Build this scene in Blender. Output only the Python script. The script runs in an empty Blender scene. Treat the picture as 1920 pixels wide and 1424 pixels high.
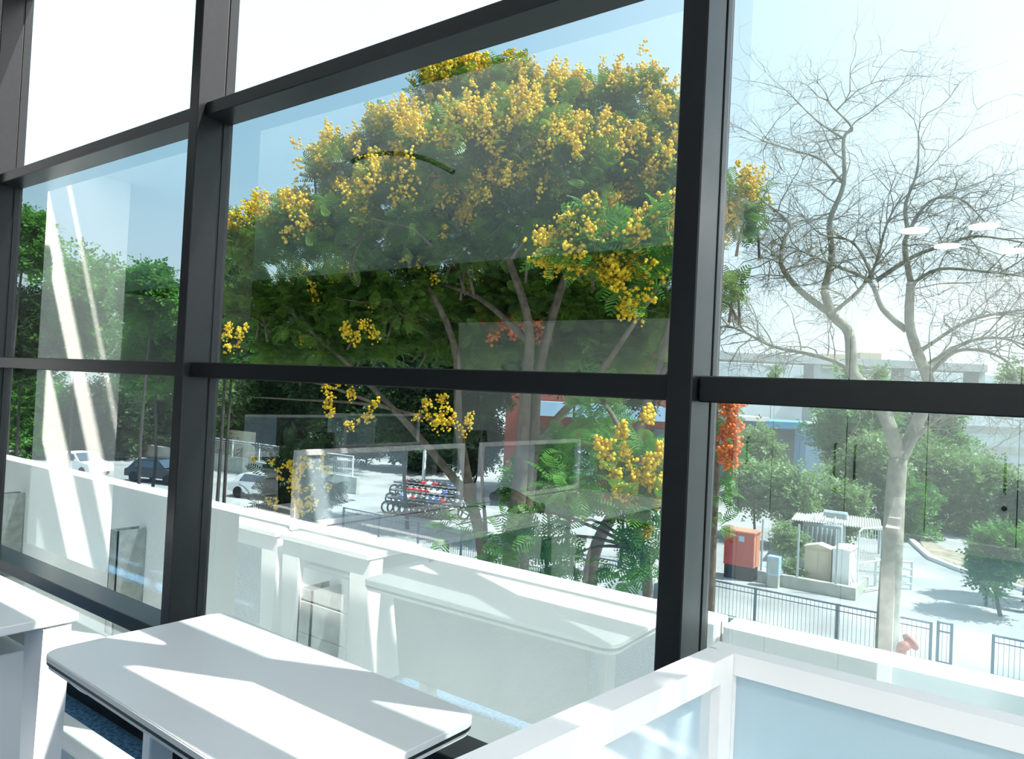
import bpy, math, random
import numpy as np
from mathutils import Vector, Matrix

C = bpy.context.scene.collection
rnd = random.Random(7)
rng = np.random.default_rng(7)

# ------------------------------------------------------------------ camera
F = 1380.0
th = math.radians(36.3); pit = math.asin(0.0181); rho = math.radians(2.8)
CAM = Vector((0, 0, 1.5))
fw = Vector((-math.sin(th)*math.cos(pit), math.cos(th)*math.cos(pit), math.sin(pit)))
R0 = fw.cross(Vector((0, 0, 1))).normalized(); U0 = R0.cross(fw)
rt = math.cos(rho)*R0 + math.sin(rho)*U0
up = -math.sin(rho)*R0 + math.cos(rho)*U0
cd = bpy.data.cameras.new('camera'); cam = bpy.data.objects.new('camera', cd); C.objects.link(cam)
m = Matrix((rt, up, -fw)).transposed().to_4x4(); m.translation = CAM
cam.matrix_world = m
cd.sensor_width = 36; cd.lens = F/1920*36; cd.clip_start = .02; cd.clip_end = 2000
bpy.context.scene.camera = cam
vs = bpy.context.scene.view_settings
vs.view_transform = 'Standard'; vs.look = 'None'; vs.exposure = 1.0; vs.gamma = 1; vs.use_curve_mapping = False

# ------------------------------------------------------------------ sky and sun
SUN = Vector((.55, .25, 1)).normalized()
w = bpy.data.worlds.new('sky'); bpy.context.scene.world = w; w.use_nodes = True
nt = w.node_tree; nt.nodes.clear()
out = nt.nodes.new('ShaderNodeOutputWorld'); bg = nt.nodes.new('ShaderNodeBackground')
tc = nt.nodes.new('ShaderNodeTexCoord'); sp = nt.nodes.new('ShaderNodeSeparateXYZ')
nt.links.new(tc.outputs['Generated'], sp.inputs[0])
rp = nt.nodes.new('ShaderNodeValToRGB'); nt.links.new(sp.outputs['Z'], rp.inputs[0])
rp.color_ramp.elements[0].position = 0.0; rp.color_ramp.elements[0].color = (1.0, 1.0, 1.0, 1)
rp.color_ramp.elements[1].position = .75; rp.color_ramp.elements[1].color = (.50, .75, 1.0, 1)
e = rp.color_ramp.elements.new(.25); e.color = (.58, .84, 1.0, 1)
dp = nt.nodes.new('ShaderNodeVectorMath'); dp.operation = 'DOT_PRODUCT'; dp.inputs[1].default_value = (.91, .42, 0)
nt.links.new(tc.outputs['Generated'], dp.inputs[0])
mr = nt.nodes.new('ShaderNodeMapRange'); mr.inputs['From Min'].default_value = -.35; mr.inputs['From Max'].default_value = .6
mr.inputs['To Min'].default_value = .9; mr.inputs['To Max'].default_value = 1.65
nt.links.new(dp.outputs['Value'], mr.inputs['Value'])
mw = nt.nodes.new('ShaderNodeMapRange'); mw.inputs['From Min'].default_value = -.30; mw.inputs['From Max'].default_value = .35
mw.inputs['To Min'].default_value = 0; mw.inputs['To Max'].default_value = .8
nt.links.new(dp.outputs['Value'], mw.inputs['Value'])
hz = nt.nodes.new('ShaderNodeMix'); hz.data_type = 'RGBA'; hz.inputs['B'].default_value = (1.0, .98, .96, 1)
nt.links.new(mw.outputs[0], hz.inputs['Factor']); nt.links.new(rp.outputs[0], hz.inputs['A'])
nt.links.new(hz.outputs['Result'], bg.inputs['Color']); nt.links.new(mr.outputs[0], bg.inputs['Strength'])
nt.links.new(bg.outputs[0], out.inputs[0])
sd = bpy.data.lights.new('sun', 'SUN'); sd.energy = 9.0; sd.angle = math.radians(.55); sd.color = (1, .96, .89)
so = bpy.data.objects.new('sun', sd); C.objects.link(so)
so.rotation_euler = (-SUN).to_track_quat('-Z', 'Y').to_euler(); so.location = (10, 5, 20)

# ------------------------------------------------------------------ helpers
def ray(px, py): return fw + rt*((px-960)/F) - up*((py-712)/F)
def at(px, py, dep): return CAM + ray(px, py)*dep
def onz(px, py, z): d = ray(px, py); return CAM + d*((z-1.5)/d.z)
def ony(px, py, y): d = ray(px, py); return CAM + d*(y/d.y)

def mat(name, col, rough=.5, metal=0, var=0, vscale=8, bump=0, bscale=80, col2=None, spec=None):
    M = bpy.data.materials.new(name); M.use_nodes = True; n = M.node_tree; b = n.nodes['Principled BSDF']
    b.inputs['Base Color'].default_value = (*col, 1); b.inputs['Roughness'].default_value = rough; b.inputs['Metallic'].default_value = metal
    if spec is not None: b.inputs['Specular IOR Level'].default_value = spec
    g = n.nodes.new('ShaderNodeNewGeometry')
    if var or col2:
        t = n.nodes.new('ShaderNodeTexNoise'); t.inputs['Scale'].default_value = vscale; t.inputs['Detail'].default_value = 5
        n.links.new(g.outputs['Position'], t.inputs['Vector'])
        r = n.nodes.new('ShaderNodeValToRGB'); n.links.new(t.outputs['Fac'], r.inputs[0])
        a = tuple(c*(1-var) for c in col); c2 = col2 or tuple(min(1, c*(1+var)) for c in col)
        r.color_ramp.elements[0].position = .35; r.color_ramp.elements[0].color = (*a, 1)
        r.color_ramp.elements[1].position = .65; r.color_ramp.elements[1].color = (*c2, 1)
        n.links.new(r.outputs[0], b.inputs['Base Color'])
    if bump:
        t = n.nodes.new('ShaderNodeTexNoise'); t.inputs['Scale'].default_value = bscale; t.inputs['Detail'].default_value = 4
        n.links.new(g.outputs['Position'], t.inputs['Vector'])
        bp = n.nodes.new('ShaderNodeBump'); bp.inputs['Strength'].default_value = bump; bp.inputs['Distance'].default_value = .01
        n.links.new(t.outputs['Fac'], bp.inputs['Height']); n.links.new(bp.outputs[0], b.inputs['Normal'])
    return M

def leafmat(name, c1, c2, scale=1.5, trans=.45):
    M = bpy.data.materials.new(name); M.use_nodes = True; n = M.node_tree; n.nodes.clear()
    o = n.nodes.new('ShaderNodeOutputMaterial'); g = n.nodes.new('ShaderNodeNewGeometry')
    t = n.nodes.new('ShaderNodeTexNoise'); t.inputs['Scale'].default_value = scale; t.inputs['Detail'].default_value = 6
    n.links.new(g.outputs['Position'], t.inputs['Vector'])
    r = n.nodes.new('ShaderNodeValToRGB'); n.links.new(t.outputs['Fac'], r.inputs[0])
    r.color_ramp.elements[0].position = .35; r.color_ramp.elements[0].color = (*c1, 1)
    r.color_ramp.elements[1].position = .65; r.color_ramp.elements[1].color = (*c2, 1)
    d = n.nodes.new('ShaderNodeBsdfPrincipled'); d.inputs['Roughness'].default_value = .5; tr = n.nodes.new('ShaderNodeBsdfTranslucent')
    mx = n.nodes.new('ShaderNodeMixShader'); mx.inputs[0].default_value = trans
    n.links.new(r.outputs[0], d.inputs['Base Color']); n.links.new(r.outputs[0], tr.inputs['Color'])
    n.links.new(d.outputs[0], mx.inputs[1]); n.links.new(tr.outputs[0], mx.inputs[2]); n.links.new(mx.outputs[0], o.inputs[0])
    return M

def pane_mat(name, tint, base, gain, rough=0.0, gl=(1, 1, 1), haze=0, hazecol=(.8, .95, .95)):
    """transparent tinted sheet with a mirror share"""
    M = bpy.data.materials.new(name); M.use_nodes = True; n = M.node_tree; n.nodes.clear()
    o = n.nodes.new('ShaderNodeOutputMaterial'); t = n.nodes.new('ShaderNodeBsdfTransparent'); t.inputs[0].default_value = (*tint, 1)
    g = n.nodes.new('ShaderNodeBsdfGlossy'); g.inputs['Roughness'].default_value = rough; g.inputs['Color'].default_value = (*gl, 1)
    f = n.nodes.new('ShaderNodeFresnel'); f.inputs['IOR'].default_value = 1.45
    ma = n.nodes.new('ShaderNodeMath'); ma.operation = 'MULTIPLY_ADD'; ma.inputs[1].default_value = gain; ma.inputs[2].default_value = base; ma.use_clamp = True
    n.links.new(f.outputs[0], ma.inputs[0])
    src = t.outputs[0]
    if haze:
        d = n.nodes.new('ShaderNodeBsdfDiffuse'); d.inputs[0].default_value = (*hazecol, 1)
        tl = n.nodes.new('ShaderNodeBsdfTranslucent'); tl.inputs[0].default_value = (*hazecol, 1)
        ad = n.nodes.new('ShaderNodeMixShader'); ad.inputs[0].default_value = .5
        n.links.new(d.outputs[0], ad.inputs[1]); n.links.new(tl.outputs[0], ad.inputs[2])
        h = n.nodes.new('ShaderNodeMixShader'); h.inputs[0].default_value = haze
        n.links.new(t.outputs[0], h.inputs[1]); n.links.new(ad.outputs[0], h.inputs[2]); src = h.outputs[0]
    mx = n.nodes.new('ShaderNodeMixShader'); n.links.new(ma.outputs[0], mx.inputs[0])
    n.links.new(src, mx.inputs[1]); n.links.new(g.outputs[0], mx.inputs[2]); n.links.new(mx.outputs[0], o.inputs[0])
    return M

def emit_mat(name, col, s):
    M = bpy.data.materials.new(name); M.use_nodes = True; b = M.node_tree.nodes['Principled BSDF']
    b.inputs['Base Color'].default_value = (*col, 1); b.inputs['Emission Color'].default_value = (*col, 1); b.inputs['Emission Strength'].default_value = s
    return M

class MB:
    def __init__(s): s.v = []; s.f = []; s.m = []
    def add(s, vs_, fs_, mi=0):
        k = len(s.v); s.v += [tuple(x) for x in vs_]; s.f += [tuple(i+k for i in f) for f in fs_]; s.m += [mi]*len(fs_)
        return s
    def box(s, a, b, mi=0, bev=0):
        x0, x1 = sorted((a[0], b[0])); y0, y1 = sorted((a[1], b[1])); z0, z1 = sorted((a[2], b[2]))
        if bev and min(x1-x0, y1-y0, z1-z0) > 2.2*bev:
            e = bev; V = []; idx = {}
            for sx in (0, 1):
                for sy in (0, 1):
                    for sz in (0, 1):
                        X = (x0, x1)[sx]; Y = (y0, y1)[sy]; Z = (z0, z1)[sz]
                        ix = X+(e if sx == 0 else -e); iy = Y+(e if sy == 0 else -e); iz = Z+(e if sz == 0 else -e)
                        idx[(sx, sy, sz)] = len(V); V += [(X, iy, iz), (ix, Y, iz), (ix, iy, Z)]
            g = lambda sx, sy, sz, k: idx[(sx, sy, sz)]+k
            Fs = []
            for q in (0, 1):
                Fs.append([g(q, a_, b_, 0) for a_, b_ in ((0, 0), (1, 0), (1, 1), (0, 1))][::(1 if q else -1)])
                Fs.append([g(a_, q, b_, 1) for a_, b_ in ((0, 0), (0, 1), (1, 1), (1, 0))][::(1 if q else -1)])
                Fs.append([g(a_, b_, q, 2) for a_, b_ in ((0, 0), (1, 0), (1, 1), (0, 1))][::(1 if q else -1)])
            for p in (0, 1):
                for q in (0, 1):
                    Fs.append([g(0, p, q, 1), g(1, p, q, 1), g(1, p, q, 2), g(0, p, q, 2)])
                    Fs.append([g(p, 0, q, 0), g(p, 1, q, 0), g(p, 1, q, 2), g(p, 0, q, 2)])
                    Fs.append([g(p, q, 0, 0), g(p, q, 1, 0), g(p, q, 1, 1), g(p, q, 0, 1)])
            for k in idx.values(): Fs.append([k, k+1, k+2])
            return s.add(V, Fs, mi)
        V = [(x, y, z) for z in (z0, z1) for y in (y0, y1) for x in (x0, x1)]
        return s.add(V, [(0, 2, 3, 1), (4, 5, 7, 6), (0, 1, 5, 4), (2, 6, 7, 3), (0, 4, 6, 2), (1, 3, 7, 5)], mi)
    def hexa(s, V8, mi=0):
        return s.add(V8, [(0, 3, 2, 1), (4, 5, 6, 7), (0, 1, 5, 4), (1, 2, 6, 5), (2, 3, 7, 6), (3, 0, 4, 7)], mi)
    def tube(s, pts, rad, n=8, mi=0, caps=True):
        pts = [Vector(p) for p in pts]; rad = rad if hasattr(rad, '__len__') else [rad]*len(pts)
        V = []; Fs = []; prev = None
        for i, p in enumerate(pts):
            t = (pts[min(i+1, len(pts)-1)]-pts[max(i-1, 0)]).normalized()
            if prev is None: a = t.orthogonal().normalized()
            else:
                a = prev - t*prev.dot(t)
                a = a.normalized() if a.length > 1e-6 else t.orthogonal().normalized()
            prev = a; b = t.cross(a)
            for k in range(n):
                q = 2*math.pi*k/n; V.append(p+(a*math.cos(q)+b*math.sin(q))*rad[i])
            if i:
                for k in range(n): Fs.append(((i-1)*n+k, (i-1)*n+(k+1) % n, i*n+(k+1) % n, i*n+k))
        if caps: Fs += [tuple(range(n))[::-1], tuple((len(pts)-1)*n+k for k in range(n))]
        return s.add(V, Fs, mi)
    def prism(s, poly, z0, z1, mi=0):
        n = len(poly); V = [(*p, z0) for p in poly]+[(*p, z1) for p in poly]
        return s.add(V, [tuple(range(n))[::-1], tuple(range(n, 2*n))]+[(k, (k+1) % n, n+(k+1) % n, n+k) for k in range(n)], mi)
    def ball(s, c, r, mi=0, nu=8, nv=6, sc=(1, 1, 1)):
        V = []; Fs = []
        for j in range(nv+1):
            a = math.pi*j/nv
            for i in range(nu):
                b = 2*math.pi*i/nu; V.append((c[0]+r*sc[0]*math.sin(a)*math.cos(b), c[1]+r*sc[1]*math.sin(a)*math.sin(b), c[2]+r*sc[2]*math.cos(a)))
        for j in range(nv):
            for i in range(nu): Fs.append((j*nu+i, (j+1)*nu+i, (j+1)*nu+(i+1) % nu, j*nu+(i+1) % nu))
        return s.add(V, Fs, mi)
    def build(s, name, mats, parent=None, smooth=False):
        me = bpy.data.meshes.new(name); me.from_pydata(s.v, [], s.f)
        for q in (mats if isinstance(mats, (list, tuple)) else [mats]): me.materials.append(q)
        me.polygons.foreach_set('material_index', s.m)
        if smooth: me.polygons.foreach_set('use_smooth', [True]*len(s.f))
        me.validate(); me.update()
        o = bpy.data.objects.new(name, me); C.objects.link(o)
        if parent: o.parent = parent; o.matrix_parent_inverse = parent.matrix_world.inverted() if False else Matrix.Translation(parent.location).inverted()
        return o

def npmesh(name, V, Fq, material, parent=None):
    """V (n,3), Fq (m,k) arrays"""
    me = bpy.data.meshes.new(name); n, (mm, k) = len(V), Fq.shape
    me.vertices.add(n); me.vertices.foreach_set('co', V.astype(np.float32).ravel())
    me.loops.add(mm*k); me.loops.foreach_set('vertex_index', Fq.astype(np.int32).ravel())
    me.polygons.add(mm); me.polygons.foreach_set('loop_start', np.arange(0, mm*k, k, dtype=np.int32))
    me.update(calc_edges=True); me.materials.append(material)
    o = bpy.data.objects.new(name, me); C.objects.link(o)
    if parent: o.parent = parent; o.matrix_parent_inverse = Matrix.Translation(parent.location).inverted()
    return o

def tag(o, label, cat, group=None, kind=None):
    o['label'] = label; o['category'] = cat
    if group: o['group'] = group
    if kind: o['kind'] = kind
    return o
def empty(name, loc, label, cat, group=None):
    o = bpy.data.objects.new(name, None); o.location = loc; C.objects.link(o); return tag(o, label, cat, group)
def struct(o): o['kind'] = 'structure'; return o

M = dict(
    frame=mat('black_aluminium', (.014, .0155, .017), .3, .35, .08, 40, .03, 300),
    gasket=mat('black_rubber', (.004, .004, .004), .6),
    white=mat('white_laminate', (.86, .87, .88), .32, 0, .01, 3),
    wmetal=mat('white_powder_coat', (.84, .85, .86), .35, 0, .01, 10),
    edge=mat('black_edge_band', (.01, .01, .01), .4),
    paint=mat('white_wall_paint', (.86, .86, .84), .7, 0, .012, 2),
    outwall=mat('white_exterior_paint', (.84, .84, .83), .75, 0, .03, 3),
    cap=mat('parapet_sealant_line', (.33, .24, .20), .8),
    ceil=mat('ceiling_paint', (.82, .82, .80), .8),
    soffit=mat('beige_soffit', (.42, .36, .26), .8),
    taupe=mat('bulkhead_paint', (.05, .055, .06), .8),
    carpet=mat('blue_carpet', (.04, .17, .38), .95, 0, .45, 60, .8, 500, col2=(.12, .34, .60)),
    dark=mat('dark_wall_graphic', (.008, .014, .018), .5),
    graphic=mat('teal_graphic_line', (.06, .11, .12), .5),
    black=mat('black_plastic', (.012, .012, .013), .4),
    mesh=mat('black_chair_fabric', (.015, .015, .017), .8),
    grey=mat('grey_fabric', (.16, .17, .19), .85, 0, .05, 150, .3, 600),
    steel=mat('galvanised_steel', (.42, .44, .42), .4, .8, .15, 20),
    ledge=mat('ledge_floor', (.55, .56, .53), .8, 0, .1, 3),
    cab=mat('cabinet_laminate', (.72, .74, .70), .4, 0, .01, 3),
    ground=mat('concrete_yard', (.30, .30, .288), .9, 0, .16, .35, 0, col2=(.40, .40, .388)),
    asphalt=mat('pale_road', (.44, .45, .45), .9, 0, .08, 1.2),
    soil=mat('dry_soil', (.30, .25, .18), .95, 0, .3, 2),
    kerb=mat('kerb_concrete', (.40, .42, .37), .9, 0, .15, 3),
    bark=mat('brown_bark', (.13, .10, .07), .9, 0, .4, 6, .8, 20),
    pbark=mat('pale_bark', (.30, .28, .22), .9, 0, .3, 5, .8, 15),
    dbark=mat('dark_bark', (.05, .045, .04), .9, 0, .3, 6),
    rail=mat('blue_grey_rail_paint', (.06, .11, .15), .5),
    wrail=mat('white_rail_paint', (.68, .72, .72), .5),
    brick=mat('red_brick_render', (.27, .05, .03), .85, 0, .2, 1.5),
    blue=mat('blue_cladding', (.10, .30, .52), .6, 0, .08, 1),
    lightblue=mat('pale_blue_cladding', (.35, .52, .70), .6, 0, .05, 1),
    pale=mat('pale_building_render', (.55, .60, .62), .8, 0, .06, .4),
    band=mat('darker_facade_band', (.36, .38, .36), .8, 0, .1, .5),
    conc=mat('flyover_concrete', (.42, .43, .42), .9, 0, .1, .1),
    glassdark=mat('dark_window_glass', (.05, .08, .11), .15),
    red=mat('red_kiosk_paint', (.45, .05, .03), .5, 0, .1, 4),
    redside=mat('orange_kiosk_side', (.60, .22, .12), .5, 0, .08, 4),
    kblack=mat('black_plinth_paint', (.012, .012, .014), .7),
    cream=mat('cream_cabinet_paint', (.60, .52, .38), .6, 0, .1, 3),
    sheet=mat('corrugated_sheet', (.50, .50, .46), .5, .2, .15, 3),
    transf=mat('transformer_grey', (.40, .46, .46), .5, .2, .1, 3),
    pipe=mat('terracotta_pipe_paint', (.55, .17, .10), .5, 0, .15, 12),
    carw=mat('white_car_paint', (.75, .76, .77), .25),
    care=mat('dark_car_paint', (.03, .035, .045), .25),
    rubber=mat('tyre_rubber', (.012, .012, .012), .8),
    chrome=mat('bright_metal', (.7, .7, .7), .25, 1),
    bike_red=mat('red_motorbike_paint', (.4, .02, .02), .3), bike_blue=mat('blue_motorbike_paint', (.03, .08, .3), .3),
)
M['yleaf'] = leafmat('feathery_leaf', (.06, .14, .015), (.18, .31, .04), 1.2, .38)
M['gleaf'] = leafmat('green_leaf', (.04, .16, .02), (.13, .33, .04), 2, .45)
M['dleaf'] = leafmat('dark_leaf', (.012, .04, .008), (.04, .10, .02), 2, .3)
M['pleaf'] = leafmat('pale_bush_leaf', (.12, .24, .06), (.30, .42, .16), 3, .4)
M['flower'] = leafmat('yellow_blossom', (.85, .56, .02), (1.0, .78, .04), 4, .35)
M['oflower'] = leafmat('orange_blossom', (.85, .16, .01), (.95, .30, .02), 4, .25)
M['tint'] = pane_mat('tinted_window_glass', (.47, .57, .60), .27, .9, 0, (1, 1, .98))
M['clear'] = pane_mat('glass_back_face', (1, 1, 1), 0, 0)
M['frost'] = pane_mat('frosted_screen_glass', (.80, .91, .93), .04, .5, 0, (1, 1, 1), .93, (.66, .80, .87))
M['sclear'] = pane_mat('clear_screen_glass', (.90, .97, .95), .03, .6)
M['lamp'] = emit_mat('ceiling_lamp_diffuser', (1, .97, .9), 6)

# ================================================================== SETTING
G = 1.71
BX = [(-2.755 + 2.105*k) for k in range(-5, 5)]
X0, X1 = BX[0]-.06, BX[-1]
YB, ZT = -4.95, 4.6
ZC = 2.94; YC = 1.02; ZH = 3.66; ZR = 5.65
struct(MB().box((X0, YB, -.15), (X1, G-.02, 0)).build('floor', M['carpet']))
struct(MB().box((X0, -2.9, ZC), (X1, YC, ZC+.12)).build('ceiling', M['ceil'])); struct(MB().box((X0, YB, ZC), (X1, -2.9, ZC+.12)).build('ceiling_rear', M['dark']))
struct(MB().box((X0, YC-.02, ZC+.12), (X1, YC, ZR)).build('wall_bulkhead', M['taupe']))
struct(MB().box((X0, YC-.02, ZR), (X1, G+.12, ZR+.25)).build('ceiling_slab', M['soffit']))
struct(MB().box((X0, G-.02, ZH+.06), (X1, G+.02, 3.86)).build('trim_80_beam', M['soffit']))
struct(MB().box((X0, G-.02, 4.63), (X1, G+.02, 5.02)).build('trim_81_beam', M['soffit']))
for i, x in enumerate([(-2.755+2.105*k) for k in range(-5, 5)]): struct(MB().box((x-.04, G-.018, 3.86), (x, G+.018, ZR)).build(f'trim_{82+i}_post', M['soffit']))
struct(MB().box((X0, YB-.15, -.15), (X1, YB, ZT)).build('wall_back', M['dark']))
struct(MB().box((X0-.15, YB, -.15), (X0, G, ZR)).build('wall_left', M['paint']))
struct(MB().box((X1, YB, -.15), (X1+.15, G, ZR)).build('wall_right', M['paint']))

ZS0, ZS1 = .425, .485; ZM0, ZM1 = 1.50, 1.56; ZU0, ZU1 = 2.545, 2.60
FR = .118
# curtain wall frame: mullions and transoms, each a member of its own
for i, x in enumerate(BX):
    b = MB(); b.box((x-.062, G-.145, 0), (x, G-.035, ZH+.055), 0, .003); o = b.build(f'trim_{i+1}', M['frame']); struct(o)
    s_ = MB(); s_.box((x-.064, G-.030, 0), (x+.002, G+.012, ZH+.055), 0, .002); s_.build('glazing_frame', M['frame'], o)
    MB().box((x-.060, G-.036, 0), (x-.002, G-.029, ZH+.05)).build('gasket', M['gasket'], o)
n_t = len(BX)
for i in range(len(BX)-1):
    xa, xb = BX[i]+.0025, BX[i+1]-.0645
    for (z0, z1, yf, nm) in ((ZS0, ZS1, G-.115, 'a'), (ZM0, ZM1, G-.10, 'b'), (ZU0, ZU1, G-.10, 'c'), (0, .07, G-.10, 'd'), (ZH, ZH+.058, G-.10, 'e')):
        n_t += 1
        o = MB().box((xa, yf-.012, z0), (xb, G+.010, z1), 0, .003).build(f'trim_{n_t}', M['frame']); struct(o)
wn = 0
for i in range(len(BX)-1):
    xa, xb = BX[i]+.0025, BX[i+1]-.0645
    for (z0, z1) in ((.07, ZS0), (ZS1, ZM0), (ZM1, ZU0)):
        wn += 1
        b = MB(); b.add([(xa, G, z0), (xb, G, z0), (xb, G, z1), (xa, G, z1)], [(0, 1, 2, 3)], 0)
        b.add([(xa, G+.008, z0), (xb, G+.008, z0), (xb, G+.008, z1), (xa, G+.008, z1), (xa, G, z0), (xb, G, z0), (xb, G, z1), (xa, G, z1)],
              [(3, 2, 1, 0), (4, 0, 1, 5), (1, 2, 6, 5), (2, 3, 7, 6), (3, 0, 4, 7)], 1)
        struct(b.build(f'window_{wn}', [M['tint'], M['clear']]))

# outside ledge and parapet
struct(MB().box((X0-2, G+.05, -.3), (X1+2, 2.298, -.02)).build('trim_90_ledge', M['ledge']))
xj = ony(1347, 1200, 2.30).x
for nm, xa, xb in (('wall_parapet_left', X0-2, xj-.012), ('wall_parapet_right', xj+.012, X1+2)):
    b = MB().box((xa, 2.30, -.9), (xb, 2.355, .80), 0, .006).box((xa, 2.355, -.9), (xb, 2.362, .792), 1).box((xa, 2.362, -.9), (xb, 2.42, .80), 0, .004)
    struct(b.build(nm, [M['outwall'], M['cap']]))
struct(MB().box((X0-2, G+.055, -5), (X1+2, 2.30, -.3)).build('wall_facade', M['outwall']))

# ground
def slab(name, pts, z0, z1, m_): return struct(MB().prism(pts, z0, z1).build(name, m_))
GZ = -5.0
slab('floor_yard', [(-160, 2.45), (120, 2.45), (120, 400), (-160, 400)], GZ-.3, GZ, M['ground'])

# ================================================================== TREES
def frond_template(npairs=9, L=1.0, wd=.34):
    V = []; Fs = []
    def quad(a, b, hw, n):
        t = (b-a); t = t/np.linalg.norm(t); s_ = np.cross(t, n); s_ = s_/np.linalg.norm(s_)
        k = len(V); V.extend([a-s_*hw*.6, a+s_*hw*.6, b+s_*hw, b-s_*hw]); Fs.append((k, k+1, k+2, k+3))
    def P(u): return np.array([u*L, 0, .22*math.sin(u*1.9)*L-.25*u*u*L])
    for i in range(npairs):
        u = .12+.88*i/(npairs-1); p = P(u); l = wd*math.sin(math.pi*(.12+.80*u))
        for sgn in (-1, 1):
            d = np.array([.45, sgn*.9, -.22]); d = d/np.linalg.norm(d)
            m1 = p+d*l*.55; q = p+d*l+np.array([0, 0, -.05*l])
            quad(p, q, .034, np.array([0, .1*sgn, 1.]))
    return np.array(V), np.array(Fs)
def leaf_template(n=7):
    V = []; Fs = []; r_ = np.random.default_rng(3)
    for i in range(n):
        c = np.array([i/n, 0, .05*math.sin(i)]); a = (i % 2*2-1)*.9+r_.normal()*.3
        d = np.array([math.cos(a), math.sin(a), r_.normal()*.3])*.34; s_ = np.array([-math.sin(a), math.cos(a), r_.normal()*.4])*.12
        k = len(V); V.extend([c, c+d*.5+s_, c+d, c+d*.5-s_]); Fs.append((k, k+1, k+2, k+3))
    return np.array(V), np.array(Fs)
FT = frond_template(); LT = leaf_template()
def scatter(tpl, pos, direc, size, roll=.5):
    """pos (n,3), direc (n,3), size (n,)"""
    TV, TF = tpl; n = len(pos)
    d = direc/np.linalg.norm(direc, axis=1)[:, None]
    upv = np.tile([0, 0, 1.], (n, 1))+rng.normal(0, roll, (n, 3))
    y = np.cross(upv, d); y /= np.linalg.norm(y, axis=1)[:, None]; z = np.cross(d, y)
    V = pos[:, None, :]+size[:, None, None]*(TV[None, :, 0:1]*d[:, None, :]+TV[None, :, 1:2]*y[:, None, :]+TV[None, :, 2:3]*z[:, None, :])
    Fq = TF[None]+(np.arange(n)*len(TV))[:, None, None]
    return V.reshape(-1, 3), Fq.reshape(-1, TF.shape[1])
def blob_points(c, r, n, shell=.55, flat=1.0):
    d = rng.normal(size=(n, 3)); d /= np.linalg.norm(d, axis=1)[:, None]
    rr = (shell+(1-shell)*rng.random(n))**1.0
    # lumpy radius
    k = 1+.22*np.sin(d[:, 0]*5+c[0])*np.cos(d[:, 1]*6+c[1])+.12*np.sin(d[:, 2]*9+c[2])
    p = np.array(c)[None]+d*(r*rr*k)[:, None]*np.array([1, 1, flat])
    return p, d
OCT = (np.array([(1, 0, 0), (-1, 0, 0), (0, 1, 0), (0, -1, 0), (0, 0, 1), (0, 0, -1)], float),
       np.array([(0, 2, 4), (2, 1, 4), (1, 3, 4), (3, 0, 4), (2, 0, 5), (1, 2, 5), (3, 1, 5), (0, 3, 5)]))
def foliage(parent, blobs, tpl, size, dens, material, name='foliage', shell=.35, flat=.9):
    P = []; D = []
    for c, r in blobs:
        n = int(dens*r*r); p, d = blob_points(c, r, n, shell, flat); P.append(p)
        dd = d*np.array([1, 1, .35])+rng.normal(0, .45, (n, 3))+np.array([0, 0, .15]); D.append(dd)
    P = np.concatenate(P); D = np.concatenate(D)
    V, Fq = scatter(tpl, P, D, size*(.7+.6*rng.random(len(P))))
    return npmesh(name, V, Fq, material, parent)
def flowers(parent, spikes, material, name='blossom', s=.05, n=26, L=.34):
    P = []
    for c, d in spikes:
        c = np.array(c); d = np.array(d)/np.linalg.norm(d)
        k = rng.random(n); q = c[None]+d[None]*(k*L)[:, None]+rng.normal(0, 1, (n, 3))*(L*.26*(1-.55*k))[:, None]; P.append(q)
    P = np.concatenate(P); dirs = rng.normal(size=(len(P), 3))
    V, Fq = scatter(OCT, P, dirs, s*(.6+.8*rng.random(len(P))))
    return npmesh(name, V, Fq, material, parent)
def curve_pts(pts, k=4):
    """Catmull-Rom through the points"""
    P = [Vector(p) for p in pts]; out_ = []
    for i in range(len(P)-1):
        p0 = P[max(i-1, 0)]; p1 = P[i]; p2 = P[i+1]; p3 = P[min(i+2, len(P)-1)]
        for j in range(k):
            t = j/k; out_.append(.5*((2*p1)+(p2-p0)*t+(2*p0-5*p1+4*p2-p3)*t*t+(-p0+3*p1-3*p2+p3)*t**3))
    out_.append(P[-1]); return out_
def limb(b, pts, r0, r1, n=8, k=4):
    q = curve_pts(pts, k); b.tube(q, [r0+(r1-r0)*i/(len(q)-1) for i in range(len(q))], n); return q

def B(px, py, rpx, dep): return (tuple(at(px, py, dep)), rpx/F*dep)

def base_of(p): return Vector((p[0], p[1], GZ))
def tree(name, label, cat, group, blobs, trunks, tpl, size, dens, leaf, bark=None, shell=.35, flat=.9):
    root_ = base_of(trunks[0][0][0]) if trunks else base_of(blobs[0][0])
    t = empty(name, root_, label, cat, group)
    if trunks:
        b = MB()
        for pts, r0, r1 in trunks: limb(b, pts, r0, r1, 8)
        b.build('trunk', bark or M['bark'], t, True)
    foliage(t, blobs, tpl, size, dens, leaf, shell=shell, flat=flat)
    return t

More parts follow.
